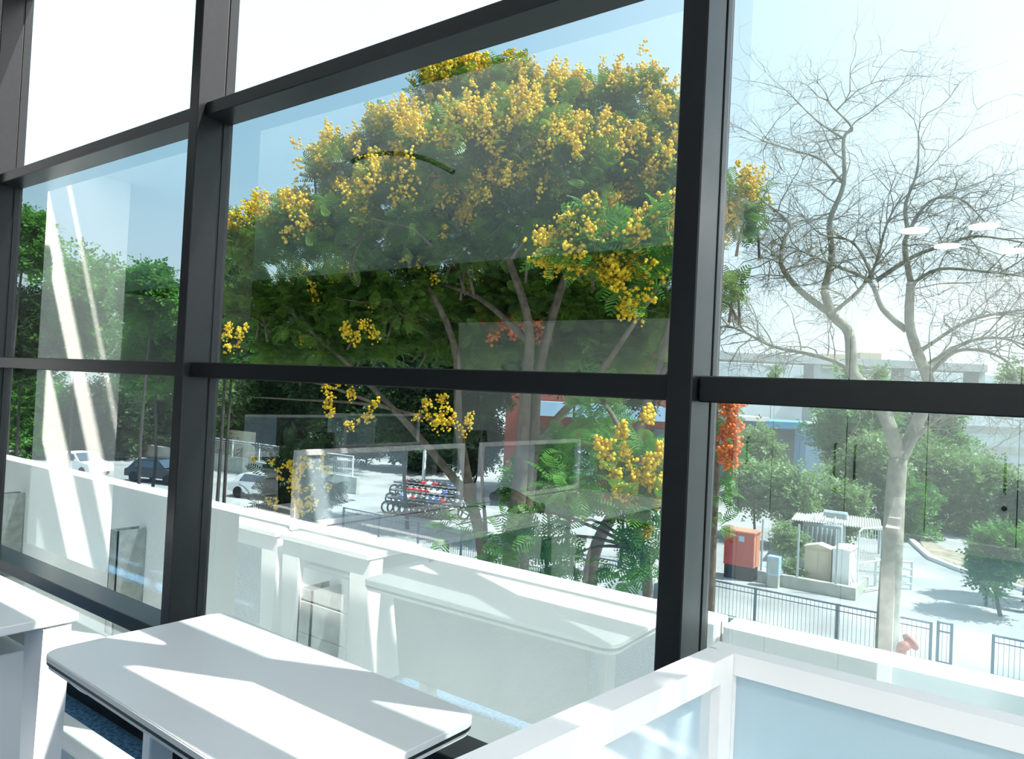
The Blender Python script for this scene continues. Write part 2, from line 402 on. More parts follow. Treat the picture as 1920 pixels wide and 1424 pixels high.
# ---- the big yellow-flowering tree
D = 17.0
crown = [(480, 450, 60, 18), (475, 560, 60, 19), (560, 430, 70, 17), (560, 560, 75, 19), (645, 320, 62, 17), (640, 430, 80, 16.5), (660, 560, 85, 19), (745, 265, 68, 17), (740, 380, 90, 16), (760, 520, 100, 18.5),
         (858, 175, 70, 17.5), (850, 290, 95, 16), (860, 430, 100, 17.5), (900, 560, 90, 19.5), (950, 160, 55, 17.5), (960, 260, 90, 16), (970, 390, 100, 16.5), (1000, 520, 100, 19), (1050, 200, 60, 17.5), (1070, 310, 90, 16),
         (1100, 430, 90, 17), (1110, 560, 80, 19), (1128, 190, 52, 17.5), (1170, 300, 75, 16.5), (1205, 185, 45, 17), (1255, 235, 50, 16.5), (1270, 330, 60, 16), (1220, 400, 70, 17), (1290, 440, 55, 17), (1250, 540, 90, 18),
         (1375, 370, 42, 15), (1385, 420, 30, 15), (1352, 545, 34, 15), (1170, 640, 70, 19), (1040, 640, 70, 20), (830, 130, 38, 18), (620, 640, 50, 19), (700, 630, 50, 20), (540, 640, 60, 20), (620, 560, 80, 20), (720, 600, 80, 20.5), (820, 600, 80, 20.5), (900, 620, 80, 20.5), (980, 600, 80, 20.5), (1060, 560, 80, 20.5), (1150, 560, 70, 20.5), (1230, 600, 70, 20)]
cb = [B(px, py+6, r*.86, d_) for px, py, r, d_ in crown]
lowb = [B(1120, 450, 55, 12), B(1190, 460, 50, 12), B(1250, 430, 45, 12), B(1060, 480, 40, 12), B(1180, 530, 40, 12)]
FTREE = empty('flowering_tree', Vector((-9.6, 15.0, GZ)), 'tall broad tree covered in yellow blossom outside the middle window', 'tree')
b = MB()
for pts, r0, r1 in [
    ([onz(912, 1190, GZ)+Vector((0, 0, 0)), at(908, 1050, 17), at(885, 940, 17.5), at(860, 800, 18), at(850, 640, 18), at(770, 480, 18), at(690, 360, 17.5)], .17, .04),
    ([base_of(at(958, 1060, 16.5)), at(958, 1060, 16.5), at(975, 900, 16.8), at(985, 740, 17), at(990, 600, 17.2), at(930, 420, 17), at(880, 240, 17)], .24, .04),
    ([base_of(at(975, 1060, 17)), at(982, 1000, 17), at(998, 860, 17), at(1010, 700, 17.3), at(1060, 520, 17.5), at(1130, 380, 17), at(1200, 230, 17)], .20, .04),
    ([at(1000, 850, 17), at(1050, 780, 16.5), at(1110, 720, 16), at(1180, 620, 15.5), at(1260, 500, 15)], .12, .03),
    ([base_of(at(1105, 1100, 16)), at(1105, 1100, 16), at(1120, 1020, 16), at(1165, 930, 15.6), at(1200, 800, 15.4), at(1250, 640, 15.4), at(1285, 480, 15.4), at(1370, 390, 15)], .19, .03),
    ([at(1225, 720, 15.4), at(1290, 640, 15.2), at(1350, 560, 15)], .06, .02),
    ([at(885, 940, 17.5), at(820, 860, 17.8), at(740, 770, 18), at(660, 690, 18.5), at(560, 600, 18.6), at(480, 500, 18.6)], .11, .02),
    ([at(860, 800, 18), at(700, 760, 18), at(560, 750, 18), at(470, 745, 18)], .05, .01),
    ([at(740, 770, 18), at(600, 720, 18), at(500, 700, 18)], .05, .01),
    ([at(990, 640, 17.2), at(900, 560, 18), at(800, 520, 18.4), at(620, 420, 18)], .09, .02),
    ([at(1060, 520, 17.5), at(1080, 380, 17.4), at(1060, 240, 17.4)], .08, .02)]:
    limb(b, pts, r0, r1, 8)
for i in range(90):
    c, r = cb[rnd.randrange(len(cb))]; a = Vector(c)+Vector((rnd.gauss(0, .3), rnd.gauss(0, .3), -r*.6)); d_ = Vector((rnd.gauss(0, 1), rnd.gauss(0, 1), abs(rnd.gauss(0, 1)))).normalized()*r*1.2
    limb(b, [a-d_*.5+Vector((0, 0, -.3)), a, a+d_*.6, a+d_], .035, .008, 4, 2)
b.build('trunk', M['bark'], FTREE, True)
foliage(FTREE, cb, FT, .40, 760, M['yleaf'], shell=.35)
foliage(FTREE, lowb, FT, .5, 260, M['gleaf'], name='lit_sprays', shell=.2)
sp_ = []
for (c, r), cr in zip(cb, crown):
    if cr[1] > 600: k = 3
    else: k = int((5 if cr[1] > 480 else 52)*r*r)
    p, d = blob_points(c, r, k*3, .96, .9)
    keep = [(pp+dd*.02, dd*.6+np.array([0, 0, .9])) for pp, dd in zip(p, d) if dd[2] > -.15][:k]
    # clumps
    for pp, dd in keep:
        sp_.append((pp, dd))
        for _ in range(2): sp_.append((pp+rng.normal(0, .16, 3), dd+rng.normal(0, .25, 3)))
for c, r in lowb:
    p, d = blob_points(c, r, 26, .9, .9)
    sp_ += [(pp, dd+np.array([0, 0, .5])) for pp, dd in zip(p, d)]
flowers(FTREE, sp_, M['flower'], s=.036, n=18, L=.32)

NT = empty('flowering_tree', base_of(at(1215, 1120, 11.2)), 'small feathery tree with yellow blossom just beyond the parapet beside the middle window', 'tree')
nb = [B(1150, 860, 50, 11.5), B(1205, 880, 55, 11.5), B(1120, 770, 60, 13), B(1060, 850, 40, 12), B(1190, 960, 50, 11), B(1210, 1040, 50, 11), B(1075, 905, 45, 11), B(1020, 1000, 45, 11.3), B(960, 1030, 50, 11.5), B(1050, 1050, 45, 11.5), B(1170, 1070, 40, 11), B(855, 985, 30, 12), B(1230, 960, 40, 11)]
b = MB(); p0 = at(1215, 1120, 11.2)
limb(b, [base_of(p0), p0, at(1195, 1000, 11.3), at(1190, 900, 11.5), at(1160, 800, 12), at(1120, 740, 12.8)], .10, .03)
for (px, py, d_) in ((1060, 850, 12), (1075, 905, 11.2), (1230, 960, 11), (1150, 860, 11.5)): limb(b, [at(1193, 960, 11.3), at((1193+px)/2, py-10, 11.4), at(px, py, d_)], .04, .012, 6)
for (px, py, d_) in ((1020, 1000, 11.3), (960, 1030, 11.5), (1050, 1050, 11.5), (855, 985, 12)): limb(b, [at(1197, 1030, 11.3), at((1197+px)/2, py-25, 11.4), at(px, py, d_)], .035, .01, 6)
b.build('trunk', M['bark'], NT, True)
foliage(NT, nb, FT, .40, 330, M['gleaf'], shell=.15)
fs = []
for (px, py) in ((1130, 870), (1150, 900), (1180, 860), (1160, 930), (1195, 905), (1215, 880), (1235, 860), (1225, 920), (1215, 790), (1170, 820), (1240, 950), (1205, 1000), (1130, 840), (1190, 940), (1210, 900), (1245, 915)):
    for k in range(3): fs.append((np.array(at(px+rnd.uniform(-9, 9), py+rnd.uniform(-9, 9), 10.9)), (rnd.gauss(0, .5), rnd.gauss(0, .5), 1)))
flowers(NT, fs, M['flower'], s=.034, n=22, L=.2)

# dark bush with yellow blossom low beside the left fence, and blossom sprays above
NB = empty('flowering_shrub', base_of(at(545, 1000, 20)), 'dark shrub dotted with yellow blossom beyond the parapet in front of the white fence', 'shrub')
lb = [B(540, 905, 45, 19), B(560, 860, 40, 19), B(520, 950, 45, 19), B(590, 930, 45, 19), B(545, 990, 60, 19), B(570, 1050, 60, 19)]
b = MB(); limb(b, [base_of(at(550, 1000, 19)), at(550, 1000, 19), at(560, 880, 19)], .1, .03); b.build('trunk', M['bark'], NB)
foliage(NB, lb, FT, .45, 420, M['dleaf'], shell=.1)
fs = []
for k in range(42):
    px = rnd.gauss(545, 28); py = rnd.uniform(855, 965); fs.append((np.array(at(px, py, 17.8)), (rnd.gauss(0, .5), rnd.gauss(0, .5), 1)))
flowers(NB, fs, M['flower'], s=.034, n=12, L=.2)
fs = []
for (px, py) in ((620, 735), (640, 730), (655, 745), (612, 760), (615, 775), (640, 620), (650, 632), (690, 620), (705, 635), (665, 640), (800, 770), (815, 785), (830, 760), (840, 780), (825, 800), (870, 810), (885, 800), (790, 790), (845, 800), (700, 765), (420, 640), (440, 655), (430, 625), (450, 630), (660, 800), (690, 790)):
    for k in range(3): fs.append((np.array(at(px+rnd.uniform(-8, 8), py+rnd.uniform(-8, 8), 15.5)), (rnd.gauss(0, .5), rnd.gauss(0, .5), 1)))
flowers(FTREE, fs, M['flower'], name='low_blossom', s=.03, n=13, L=.2)

# ---- background greenery: individual trees
def dtree(px, py, rpx, dep, label, leaf='gleaf', n=5, dens=60, size=.5, bark=None, group=None, name='dense_tree', sq=1.0):
    c = at(px, py, dep); r = rpx/F*dep; bl = []; dens *= 4.0 if dep < 50 else 1.8; size *= .75 if dep < 50 else 1.1; n += 5
    for k in range(n):
        a = rnd.uniform(0, 6.28); q = rnd.uniform(.15, .6)*r
        bl.append(((c.x+math.cos(a)*q, c.y+math.sin(a)*q*.6, c.z+rnd.uniform(-.95, .5)*r*sq), r*rnd.uniform(.48, .66)))
    return tree(name, label, 'tree' if 'tree' in name else 'shrub', group, bl, [([(c.x, c.y, GZ), (c.x+rnd.uniform(-.4, .4)*r**.5, c.y+rnd.uniform(-.3, .3), (c.z+GZ)/2), (c.x, c.y, c.z)], max(.07, .035*r), .03)], LT, size, dens, M[leaf], bark or M['dbark'], .3)
grp = 'trees beyond the yard'
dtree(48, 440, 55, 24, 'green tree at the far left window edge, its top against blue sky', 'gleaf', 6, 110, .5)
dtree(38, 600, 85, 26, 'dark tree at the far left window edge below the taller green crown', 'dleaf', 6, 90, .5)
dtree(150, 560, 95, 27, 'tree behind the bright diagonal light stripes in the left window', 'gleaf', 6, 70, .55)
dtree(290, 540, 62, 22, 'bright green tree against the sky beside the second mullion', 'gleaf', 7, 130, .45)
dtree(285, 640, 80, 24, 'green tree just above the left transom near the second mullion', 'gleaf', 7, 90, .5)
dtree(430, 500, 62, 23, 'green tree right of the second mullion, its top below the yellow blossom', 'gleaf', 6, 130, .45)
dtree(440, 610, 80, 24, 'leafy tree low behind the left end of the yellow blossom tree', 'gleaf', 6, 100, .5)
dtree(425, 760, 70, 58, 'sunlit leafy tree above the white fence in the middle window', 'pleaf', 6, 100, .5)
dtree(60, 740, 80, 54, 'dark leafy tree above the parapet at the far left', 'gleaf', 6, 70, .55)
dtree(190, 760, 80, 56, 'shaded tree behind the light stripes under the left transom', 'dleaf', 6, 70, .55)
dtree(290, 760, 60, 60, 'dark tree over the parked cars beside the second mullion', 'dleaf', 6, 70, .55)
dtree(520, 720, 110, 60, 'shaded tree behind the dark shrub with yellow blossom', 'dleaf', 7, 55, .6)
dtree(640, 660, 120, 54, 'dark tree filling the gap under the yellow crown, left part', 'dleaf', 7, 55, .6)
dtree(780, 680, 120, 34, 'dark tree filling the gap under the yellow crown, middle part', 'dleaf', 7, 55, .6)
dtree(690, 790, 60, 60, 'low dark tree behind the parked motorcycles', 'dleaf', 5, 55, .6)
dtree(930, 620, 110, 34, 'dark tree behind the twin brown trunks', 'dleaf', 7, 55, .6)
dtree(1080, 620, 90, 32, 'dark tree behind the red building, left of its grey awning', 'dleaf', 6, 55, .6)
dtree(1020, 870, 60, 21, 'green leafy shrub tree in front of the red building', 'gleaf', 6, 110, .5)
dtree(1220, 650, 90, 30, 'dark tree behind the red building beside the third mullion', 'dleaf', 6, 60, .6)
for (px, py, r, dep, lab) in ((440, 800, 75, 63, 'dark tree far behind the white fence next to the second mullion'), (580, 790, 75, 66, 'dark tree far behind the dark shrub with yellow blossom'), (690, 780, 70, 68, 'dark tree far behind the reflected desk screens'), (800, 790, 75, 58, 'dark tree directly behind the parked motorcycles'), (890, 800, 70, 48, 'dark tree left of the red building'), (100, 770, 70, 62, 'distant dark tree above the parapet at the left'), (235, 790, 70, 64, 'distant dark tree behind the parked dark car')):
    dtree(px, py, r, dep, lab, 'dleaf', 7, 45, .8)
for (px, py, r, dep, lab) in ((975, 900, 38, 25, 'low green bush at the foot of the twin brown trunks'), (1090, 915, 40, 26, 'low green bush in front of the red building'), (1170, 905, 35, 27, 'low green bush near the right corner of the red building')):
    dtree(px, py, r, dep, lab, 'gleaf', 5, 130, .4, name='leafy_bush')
# orange blossom tree beside the third mullion
c0 = [B(1352, 790, 28, 20), B(1362, 850, 30, 20), B(1350, 920, 26, 20), B(1365, 760, 22, 20), B(1345, 985, 18, 20)]
OT = tree('flame_tree', 'green tree with orange blossom just right of the third mullion', 'tree', None, c0, [([base_of(at(1338, 980, 20)), at(1338, 980, 20), at(1345, 880, 20), at(1340, 700, 20)], .14, .05)], FT, .42, 260, M['gleaf'], shell=.2)
fs = []
for k in range(46):
    px = rnd.gauss(1368, 9); py = rnd.uniform(750, 885); fs.append((np.array(at(px, py, 18.9)), (rnd.gauss(0, .6), rnd.gauss(0, .6), .7)))
for k in range(60):
    px = rnd.uniform(1130, 1262); py = rnd.gauss(640, 28); fs.append((np.array(at(px, py, 21)), (rnd.gauss(0, .6), rnd.gauss(0, .6), .7)))
for k in range(20):
    px = rnd.uniform(900, 1010); py = rnd.gauss(620, 12); fs.append((np.array(at(px, py, 19)), (rnd.gauss(0, .6), rnd.gauss(0, .6), .7)))
flowers(OT, fs, M['oflower'], s=.05, n=16, L=.28)
# bushes of the right yard
for (px, py, r, dep, lf, lab) in (
    (1420, 900, 55, 36, 'pleaf', 'pale leafy bush left of the corrugated canopy, nearest the third mullion'),
    (1490, 925, 60, 34, 'pleaf', 'rounded bush behind the left end of the corrugated canopy'),
    (1560, 950, 60, 35, 'pleaf', 'bush with shiny leaves behind the middle of the corrugated canopy'),
    (1630, 880, 80, 40, 'pleaf', 'large bush between the leafless tree and the blue-roofed building'),
    (1610, 810, 90, 52, 'gleaf', 'tall green tree in front of the right end of the blue-roofed building'),
    (1425, 830, 45, 52, 'pleaf', 'soft yellow-green bush in front of the blue-roofed building'),
    (1760, 880, 85, 42, 'pleaf', 'bush with pale flowers just right of the leafless trunk'),
    (1840, 930, 80, 40, 'pleaf', 'low spreading bush across the road in front of the pale building'),
    (1730, 800, 80, 55, 'gleaf', 'green tree behind the flowered bushes, right of the leafless trunk'),
    (1700, 950, 60, 38, 'gleaf', 'shaded bush along the road verge behind the white cattle gate'),
    (1480, 1010, 30, 28, 'pleaf', 'thin bush growing beside the transformer inside the utility yard'),
    (1485, 1065, 18, 27, 'pleaf', 'small weed bush between the blue-grey post box and cream cabinet')):
    dtree(px, py, r, dep, lab, lf, 6, 130 if dep < 30 else 45, .35 if dep < 30 else .6, name='leafy_bush' if 'tree' not in lab else 'dense_tree')
dtree(1880, 1035, 62, 24, 'dark green tree leaning over the road at the far right', 'gleaf', 7, 120, .45, M['dbark'])
dtree(1925, 960, 60, 26, 'shaded tree at the right edge behind the leaning dark green tree', 'dleaf', 6, 90, .5, M['dbark'])
for k, (px, r, dep) in enumerate(((1650, 16, 150), (1450, 14, 150), (1590, 22, 120), (1905, 30, 100))):
    dtree(px, 700, r, dep, ['small distant tree below the flyover behind the leafless tree', 'small distant tree below the flyover near the third mullion', 'distant tree top beside the flyover left of the forked leafless trunk', 'distant tree top at the right end of the flyover'][k], 'pleaf', 4, 12, 1.1)

# ---- leafless tree
BT = empty('leafless_tree', base_of(at(1665, 1240, 15)), 'large leafless tree with a pale trunk outside the right window', 'tree')
b = MB(); DD = 15.0
def S(lst, dz=0): return [at(px, py, DD+dz+q) for (px, py, *qq) in lst for q in [(qq[0] if qq else 0)]]
p0 = at(1664, 1240, DD)
skel = []
def L(lst, r0, r1, n=8): q = limb(b, S(lst), r0, r1, n); skel.append((q, r0, r1)); return q
limb(b, [base_of(p0), p0] + S([(1664, 1180), (1672, 1050), (1678, 940), (1684, 860)]), .25, .17, 12)
L([(1684, 860), (1668, 800), (1640, 740, .3), (1600, 700, .5), (1592, 625, .6), (1562, 592, .7), (1545, 545, .8)], .15, .085)
L([(1684, 870), (1712, 810), (1742, 740, -.3), (1738, 705, -.4), (1718, 655, -.5), (1705, 603, -.5), (1708, 530, -.5)], .14, .085)
L([(1562, 592, .7), (1500, 545, 1), (1465, 496, 1.2), (1472, 445, 1.3), (1482, 422, 1.4), (1450, 392, 1.6), (1420, 372, 1.8)], .075, .018)
L([(1545, 545, .8), (1560, 480, .8), (1556, 415, .8), (1582, 345, .6), (1582, 260, .4), (1598, 240, .3), (1560, 200, .2)], .08, .015)
L([(1582, 345, .6), (1540, 300, .9), (1480, 280, 1.3), (1430, 265, 1.6)], .035, .01, 6)
L([(1582, 260, .4), (1530, 225, .4), (1475, 170, .4)], .025, .008, 6)
L([(1551, 592, .65), (1570, 580, .6), (1610, 545, .3), (1640, 500, 0), (1663, 420, -.3), (1694, 363, -.5)], .05, .015)
L([(1700, 620, -.4), (1655, 580, -.2), (1630, 528, 0), (1570, 500, .2), (1500, 470, .5)], .065, .015)
L([(1636, 520, 0), (1600, 455, .3), (1540, 440, .6), (1500, 400, .9)], .035, .01, 6)
L([(1708, 530, -.5), (1697, 470, -.6), (1703, 437, -.6), (1743, 378, -.8), (1800, 373, -1), (1850, 420, -1.2)], .06, .012)
L([(1703, 437, -.6), (1698, 385, -.6), (1720, 320, -.8), (1722, 250, -1)], .045, .01)
L([(1645, 525, 0), (1715, 480, -.6), (1780, 458, -1), (1830, 443, -1.4), (1920, 455, -2)], .05, .012)
L([(1708, 535, -.5), (1760, 505, -1), (1850, 510, -1.6), (1930, 520, -2)], .04, .012)
L([(1714, 668, -.45), (1736, 652, -.5), (1800, 610, -.9), (1860, 590, -1.4), (1930, 580, -2)], .05, .015)
L([(1728, 700, -.4), (1745, 680, -.5), (1820, 640, -1), (1880, 635, -1.4), (1940, 655, -2)], .05, .015)
L([(1744, 700, -.3), (1790, 660, -.8), (1850, 660, -1.2), (1900, 690, -1.6), (1910, 740, -1.6)], .045, .012)
L([(1690, 870, 0), (1720, 820, -.5), (1770, 780, -1), (1850, 770, -1.6)], .06, .014)
L([(1640, 740, .3), (1580, 685, .9), (1520, 665, 1.3), (1450, 650, 1.8), (1400, 625, 2.2), (1362, 610, 2.5)], .06, .02)
L([(1400, 625, 2.2), (1370, 585, 2.4), (1375, 560, 2.4)], .02, .006, 5)
cen = at(1640, 480, DD)
cnt = 0
def twig(p, d, length, r, lvl):
    global cnt
    cnt += 1; pts = [p]; q = p.copy(); n = 6 if lvl < 3 else 4
    for i in range(n):
        d = (d+Vector((rnd.gauss(0, .25), rnd.gauss(0, .25), rnd.gauss(0, .22)-.05))).normalized(); q = q+d*length/n; pts.append(q.copy())
    b.tube(pts, [r*(1-.8*i/n) for i in range(n+1)], 4 if lvl < 2 else 3, 0, False)
    if lvl < 3:
        for k in range((6, 5)[lvl-1]):
            i = rnd.randrange(1, n+1); dd = (d+Vector((rnd.gauss(0, .8), rnd.gauss(0, .8), rnd.gauss(.1, .7)))).normalized()
            twig(pts[i], dd, length*rnd.uniform(.4, .75), r*.5, lvl+1)
for q, r0, r1 in skel:
    Ln = sum((q[i+1]-q[i]).length for i in range(len(q)-1)); n = int(Ln*6.5)
    if r0 > .12: n = 4
    for k in range(n):
        i = rnd.randrange(len(q)//4, len(q)); p = q[i]; out_ = (p-cen); out_.z = abs(out_.z)*.6
        d = (out_.normalized()*.7+Vector((rnd.gauss(0, .7), rnd.gauss(0, .7), rnd.gauss(.25, .6)))).normalized()
        twig(p, d, rnd.uniform(.7, 1.7), min(.02, r1*1.1), 1)
b.build('trunk', M['pbark'], BT, True)

# ================================================================== YARD
YF = 22.0
def railing(x0, x1, label, y=YF, y1=None, z=GZ, h=1.08, mt='rail', bar=.11, bayw=2.3, group=None, name='metal_railing'):
    y1 = y if y1 is None else y1
    t = empty(name, (x0, y, z), label, 'railing', group)
    L_ = math.hypot(x1-x0, y1-y); n = max(1, round(L_/bayw)); P = lambda u: Vector((x0+(x1-x0)*u, y+(y1-y)*u, z))
    b = MB()
    for zz, r_ in ((h, .03), (h-.16, .016), (.12, .02)): b.tube([P(0)+Vector((0, 0, zz)), P(1)+Vector((0, 0, zz))], r_, 6)
    k = int(L_/bar)
    for i in range(1, k): b.tube([P(i/k)+Vector((0, 0, .12)), P(i/k)+Vector((0, 0, h))], .007, 4, 0, False)
    b.build('bar_panel', M[mt], t)
    for i in range(n+1):
        p = P(i/n); MB().box((p.x-.035, p.y-.035, z), (p.x+.035, p.y+.035, z+h+.03)).build('post', M[mt], t)
    return t
railing(-25, -2.35, 'long blue-grey railing along the yard in front of the utility kiosk')
railing(-1.0, 3.2, 'short blue-grey railing right of the gate opening at the right window edge')
MB_ = MB()
t = empty('railing_gate_leaf', (-2.2, YF+.1, GZ), 'narrow folded gate leaf beside the gate opening of the blue-grey railing', 'gate')
b = MB()
for x in (-2.2, -1.9): b.box((x-.035, YF+.07, GZ+.05), (x+.035, YF+.13, GZ+1.15))
for z_ in (.12, .9, 1.12): b.box((-2.2, YF+.08, GZ+z_-.02), (-1.9, YF+.12, GZ+z_+.02))
b.build('frame', M['rail'], t)
b = MB()
for i in range(1, 3): b.tube([(-2.2+.1*i, YF+.1, GZ+.12), (-2.2+.1*i, YF+.1, GZ+1.12)], .008, 4)
b.build('bar', M['rail'], t)
# kerb strip under the railing
struct(MB().box((-60, YF-.2, GZ), (-2.3, YF+.15, GZ+.12)).build('trim_91_kerb', M['kerb']))
# white fence on low wall at the left
fa, fb = at(330, 905, 42), at(560, 905, 42)
p1 = onz(200, 925, GZ+.9); 
railing(-52, -33.5, 'white-posted fence on a low wall in front of the shaded trees at the left', y=30, z=GZ+1.0, h=1.25, mt='wrail', bayw=3.0, bar=.16, name='white_fence')
struct(MB().box((-70, 30.1, GZ), (-33.2, 30.35, GZ+1.0)).build('wall_fence_base', M['kerb']))
struct(MB().box((-70, 33, GZ), (-48, 33.3, GZ+2.6)).build('wall_garden', M['cream']))
# utility yard kerb wall and its things
K0 = onz(1405, 1085, GZ); K1 = onz(1605, 1125, GZ)
yk = 27.4
b = MB(); b.box((-8.52, yk, GZ), (-5.2, yk+.25, GZ+.42)); b.box((-5.45, yk+.25, GZ), (-5.2, yk+2.4, GZ+.42)); b.box((-8.52, yk+.25, GZ), (-8.30, yk+2.4, GZ+.42))
tag(b.build('kerb_wall', M['kerb']), 'low concrete kerb wall around the fenced transformer plot', 'kerb')
# red kiosk
t = empty('electric_kiosk', (-9.2, 27.6, GZ), 'red and orange metal kiosk with a black base left of the transformer plot', 'kiosk')
MB().box((-9.75, 27.2, GZ+.5), (-8.65, 27.9, GZ+1.75), 0, .01).build('body', M['red'], t)
MB().box((-8.648, 27.22, GZ+.5), (-8.63, 27.88, GZ+1.73)).build('side_panel', M['redside'], t)
MB().box((-9.72, 27.22, GZ), (-8.68, 27.88, GZ+.5)).build('base', M['kblack'], t)
MB().box((-9.82, 27.12, GZ+1.75), (-8.58, 27.98, GZ+1.81), 0, .01).build('roof', M['redside'], t)
MB().box((-9.2, 27.185, GZ+1.42), (-9.0, 27.199, GZ+1.62)).build('notice_plate', M['lightblue'], t)
# blue grey meter post
t = empty('meter_box', (-7.9, 27.15, GZ), 'blue-grey meter box standing on the front of the kerb wall', 'box')
MB().box((-8.1, 27.0, GZ+.42), (-7.66, 27.34, GZ+1.1), 0, .01).build('body', M['lightblue'], t)
MB().box((-8.08, 27.02, GZ), (-7.68, 27.32, GZ+.42)).build('base', M['kerb'], t)
MB().box((-8.06, 26.99, GZ+.5), (-7.70, 27.0, GZ+1.02)).build('door', M['transf'], t)
# cream cabinets
def cab(x0, x1, y0, y1, h, label, m_, hip=True):
    t = empty('feeder_cabinet', ((x0+x1)/2, y0, GZ+.3), label, 'cabinet')
    MB().box((x0, y0, GZ+.25), (x1, y1, GZ+h)).build('body', M[m_], t)
    MB().box((x0+.04, y0+.02, GZ), (x1-.04, y1-.02, GZ+.25)).build('plinth', M['kerb'], t)
    b = MB(); xm = (x0+x1)/2; k = .14 if hip else .04
    b.add([(x0-.06, y0-.06, GZ+h), (x1+.06, y0-.06, GZ+h), (x1+.06, y1+.06, GZ+h), (x0-.06, y1+.06, GZ+h), (xm, y0-.06, GZ+h+k), (xm, y1+.06, GZ+h+k)], [(0, 1, 4), (1, 2, 5, 4), (2, 3, 5), (3, 0, 4, 5), (3, 2, 1, 0)])
    b.build('roof', M['cream'] if hip else M['outwall'], t)
    MB().box((x0+.08, y0-.012, GZ+.35), (xm-.01, y0, GZ+h-.1)).build('door', M[m_], t)
    MB().box((xm+.01, y0-.012, GZ+.35), (x1-.08, y0, GZ+h-.1)).build('door', M[m_], t)
cab(-7.1, -6.2, 28.2, 28.7, 1.45, 'cream cabinet with a pitched lid inside the transformer plot', 'cream')
cab(-6.1, -5.55, 28.0, 29.2, 1.55, 'white-topped cabinet beside the cream pitched-lid cabinet', 'outwall', False)
# canopy
t = empty('corrugated_canopy', (-7, 31.0, GZ), 'corrugated sheet canopy on thin posts over the transformer', 'canopy')
ca = [at(1482, 974, 30.5), at(1655, 994, 29.6), at(1650, 974, 33.5), at(1498, 955, 34.0)]
b = MB(); n = 70; V = []
for i in range(n+1):
    u = i/n; z_ = .035*math.sin(i*math.pi)+(.03 if i % 2 else -.03)
    for (a_, c_) in ((ca[0], ca[1]), (ca[3], ca[2])):
        p = a_.lerp(c_, u); V.append((p.x, p.y, p.z+z_)); V.append((p.x, p.y, p.z+z_-.03))
Fs = []
for i in range(n): k = 4*i; Fs += [(k, k+4, k+6, k+2), (k+1, k+3, k+7, k+5), (k, k+1, k+5, k+4), (k+2, k+6, k+7, k+3)]
b.add(V, Fs); b.build('sheet', M['sheet'], t)
for c_ in ca:
    MB().box((c_.x-.04, c_.y-.04, GZ), (c_.x+.04, c_.y+.04, c_.z-.04)).build('post', M['transf'], t)
# transformer
t = empty('transformer', (-6.9, 30.3, GZ), 'grey-green oil transformer under the corrugated canopy', 'transformer')
c_ = at(1545, 1010, 30.5)
MB().box((c_.x-.75, c_.y-.4, GZ+.5), (c_.x+.75, c_.y+.4, GZ+1.75), 0, .03).build('tank', M['transf'], t)
MB().box((c_.x-.8, c_.y-.45, GZ), (c_.x+.8, c_.y+.45, GZ+.5)).build('plinth', M['kerb'], t)
for i in range(8): MB().box((c_.x-.7+.18*i, c_.y-.62, GZ+.7), (c_.x-.66+.18*i, c_.y-.4, GZ+1.6)).build('cooling_fin', M['transf'], t)
for i in range(3): MB().tube([(c_.x-.4+.4*i, c_.y, GZ+1.75), (c_.x-.4+.4*i, c_.y, GZ+2.05)], [.06, .03], 8).build('bushing', M['outwall'], t)
MB().tube([(c_.x-.1, c_.y+.3, GZ+2.1), (c_.x+.8, c_.y+.3, GZ+2.1)], .16, 10).build('conservator', M['transf'], t)
# pipe gate
t = empty('pipe_gate', (-4.9, 28.2, GZ), 'white tubular gate frame at the right side of the transformer plot', 'gate')
b = MB(); ga, gb = onz(1607, 1115, GZ), onz(1652, 1108, GZ)
H_ = 2.3
b.tube([ga, ga+Vector((0, 0, H_-.1)), ga.lerp(gb, .1)+Vector((0, 0, H_)), gb+Vector((0, 0, H_)), gb], .035, 6)
for z_ in (.15, 1.1): b.tube([ga+Vector((0, 0, z_)), gb+Vector((0, 0, z_))], .025, 6)
b.build('frame', M['wrail'], t)
b = MB()
for i in range(1, 9): p = ga.lerp(gb, i/9); b.tube([p+Vector((0, 0, .15)), p+Vector((0, 0, H_))], .01, 4)
b.build('bar', M['wrail'], t)
tag(MB().tube([at(1550, 1095, 26.5), at(1585, 1070, 26.8)], .03, 6).build('support_strut', M['transf']), 'slanted metal strut leaning over the kerb wall by the cabinets', 'strut')
for (px, lab) in ((1420, 'thin fence post at the left end of the transformer plot'), (1508, 'thin fence post in front of the cream cabinet'), (1595, 'thin fence post near the right corner of the kerb wall')):
    p = onz(px, 1095, GZ); tag(MB().box((p.x-.03, yk+.1, GZ+.42), (p.x+.03, yk+.16, GZ+2.3)).build('fence_post', M['transf']), lab, 'post')
# white cattle gate
t = empty('slatted_barrier', (-4.2, 29.5, GZ), 'low white barrier of horizontal rails beside the leafless trunk', 'barrier')
ga, gb = onz(1640, 1100, GZ), onz(1708, 1106, GZ)
for p in (ga, ga.lerp(gb, .5), gb): MB().box((p.x-.04, p.y-.04, GZ), (p.x+.04, p.y+.04, GZ+1.05)).build('post', M['wrail'], t)
for z_ in (.2, .47, .74, 1.0):
    b = MB(); b.tube([ga+Vector((0, -.05, z_)), gb+Vector((0, -.05, z_))], .045, 6); b.build('rail', M['wrail'], t)
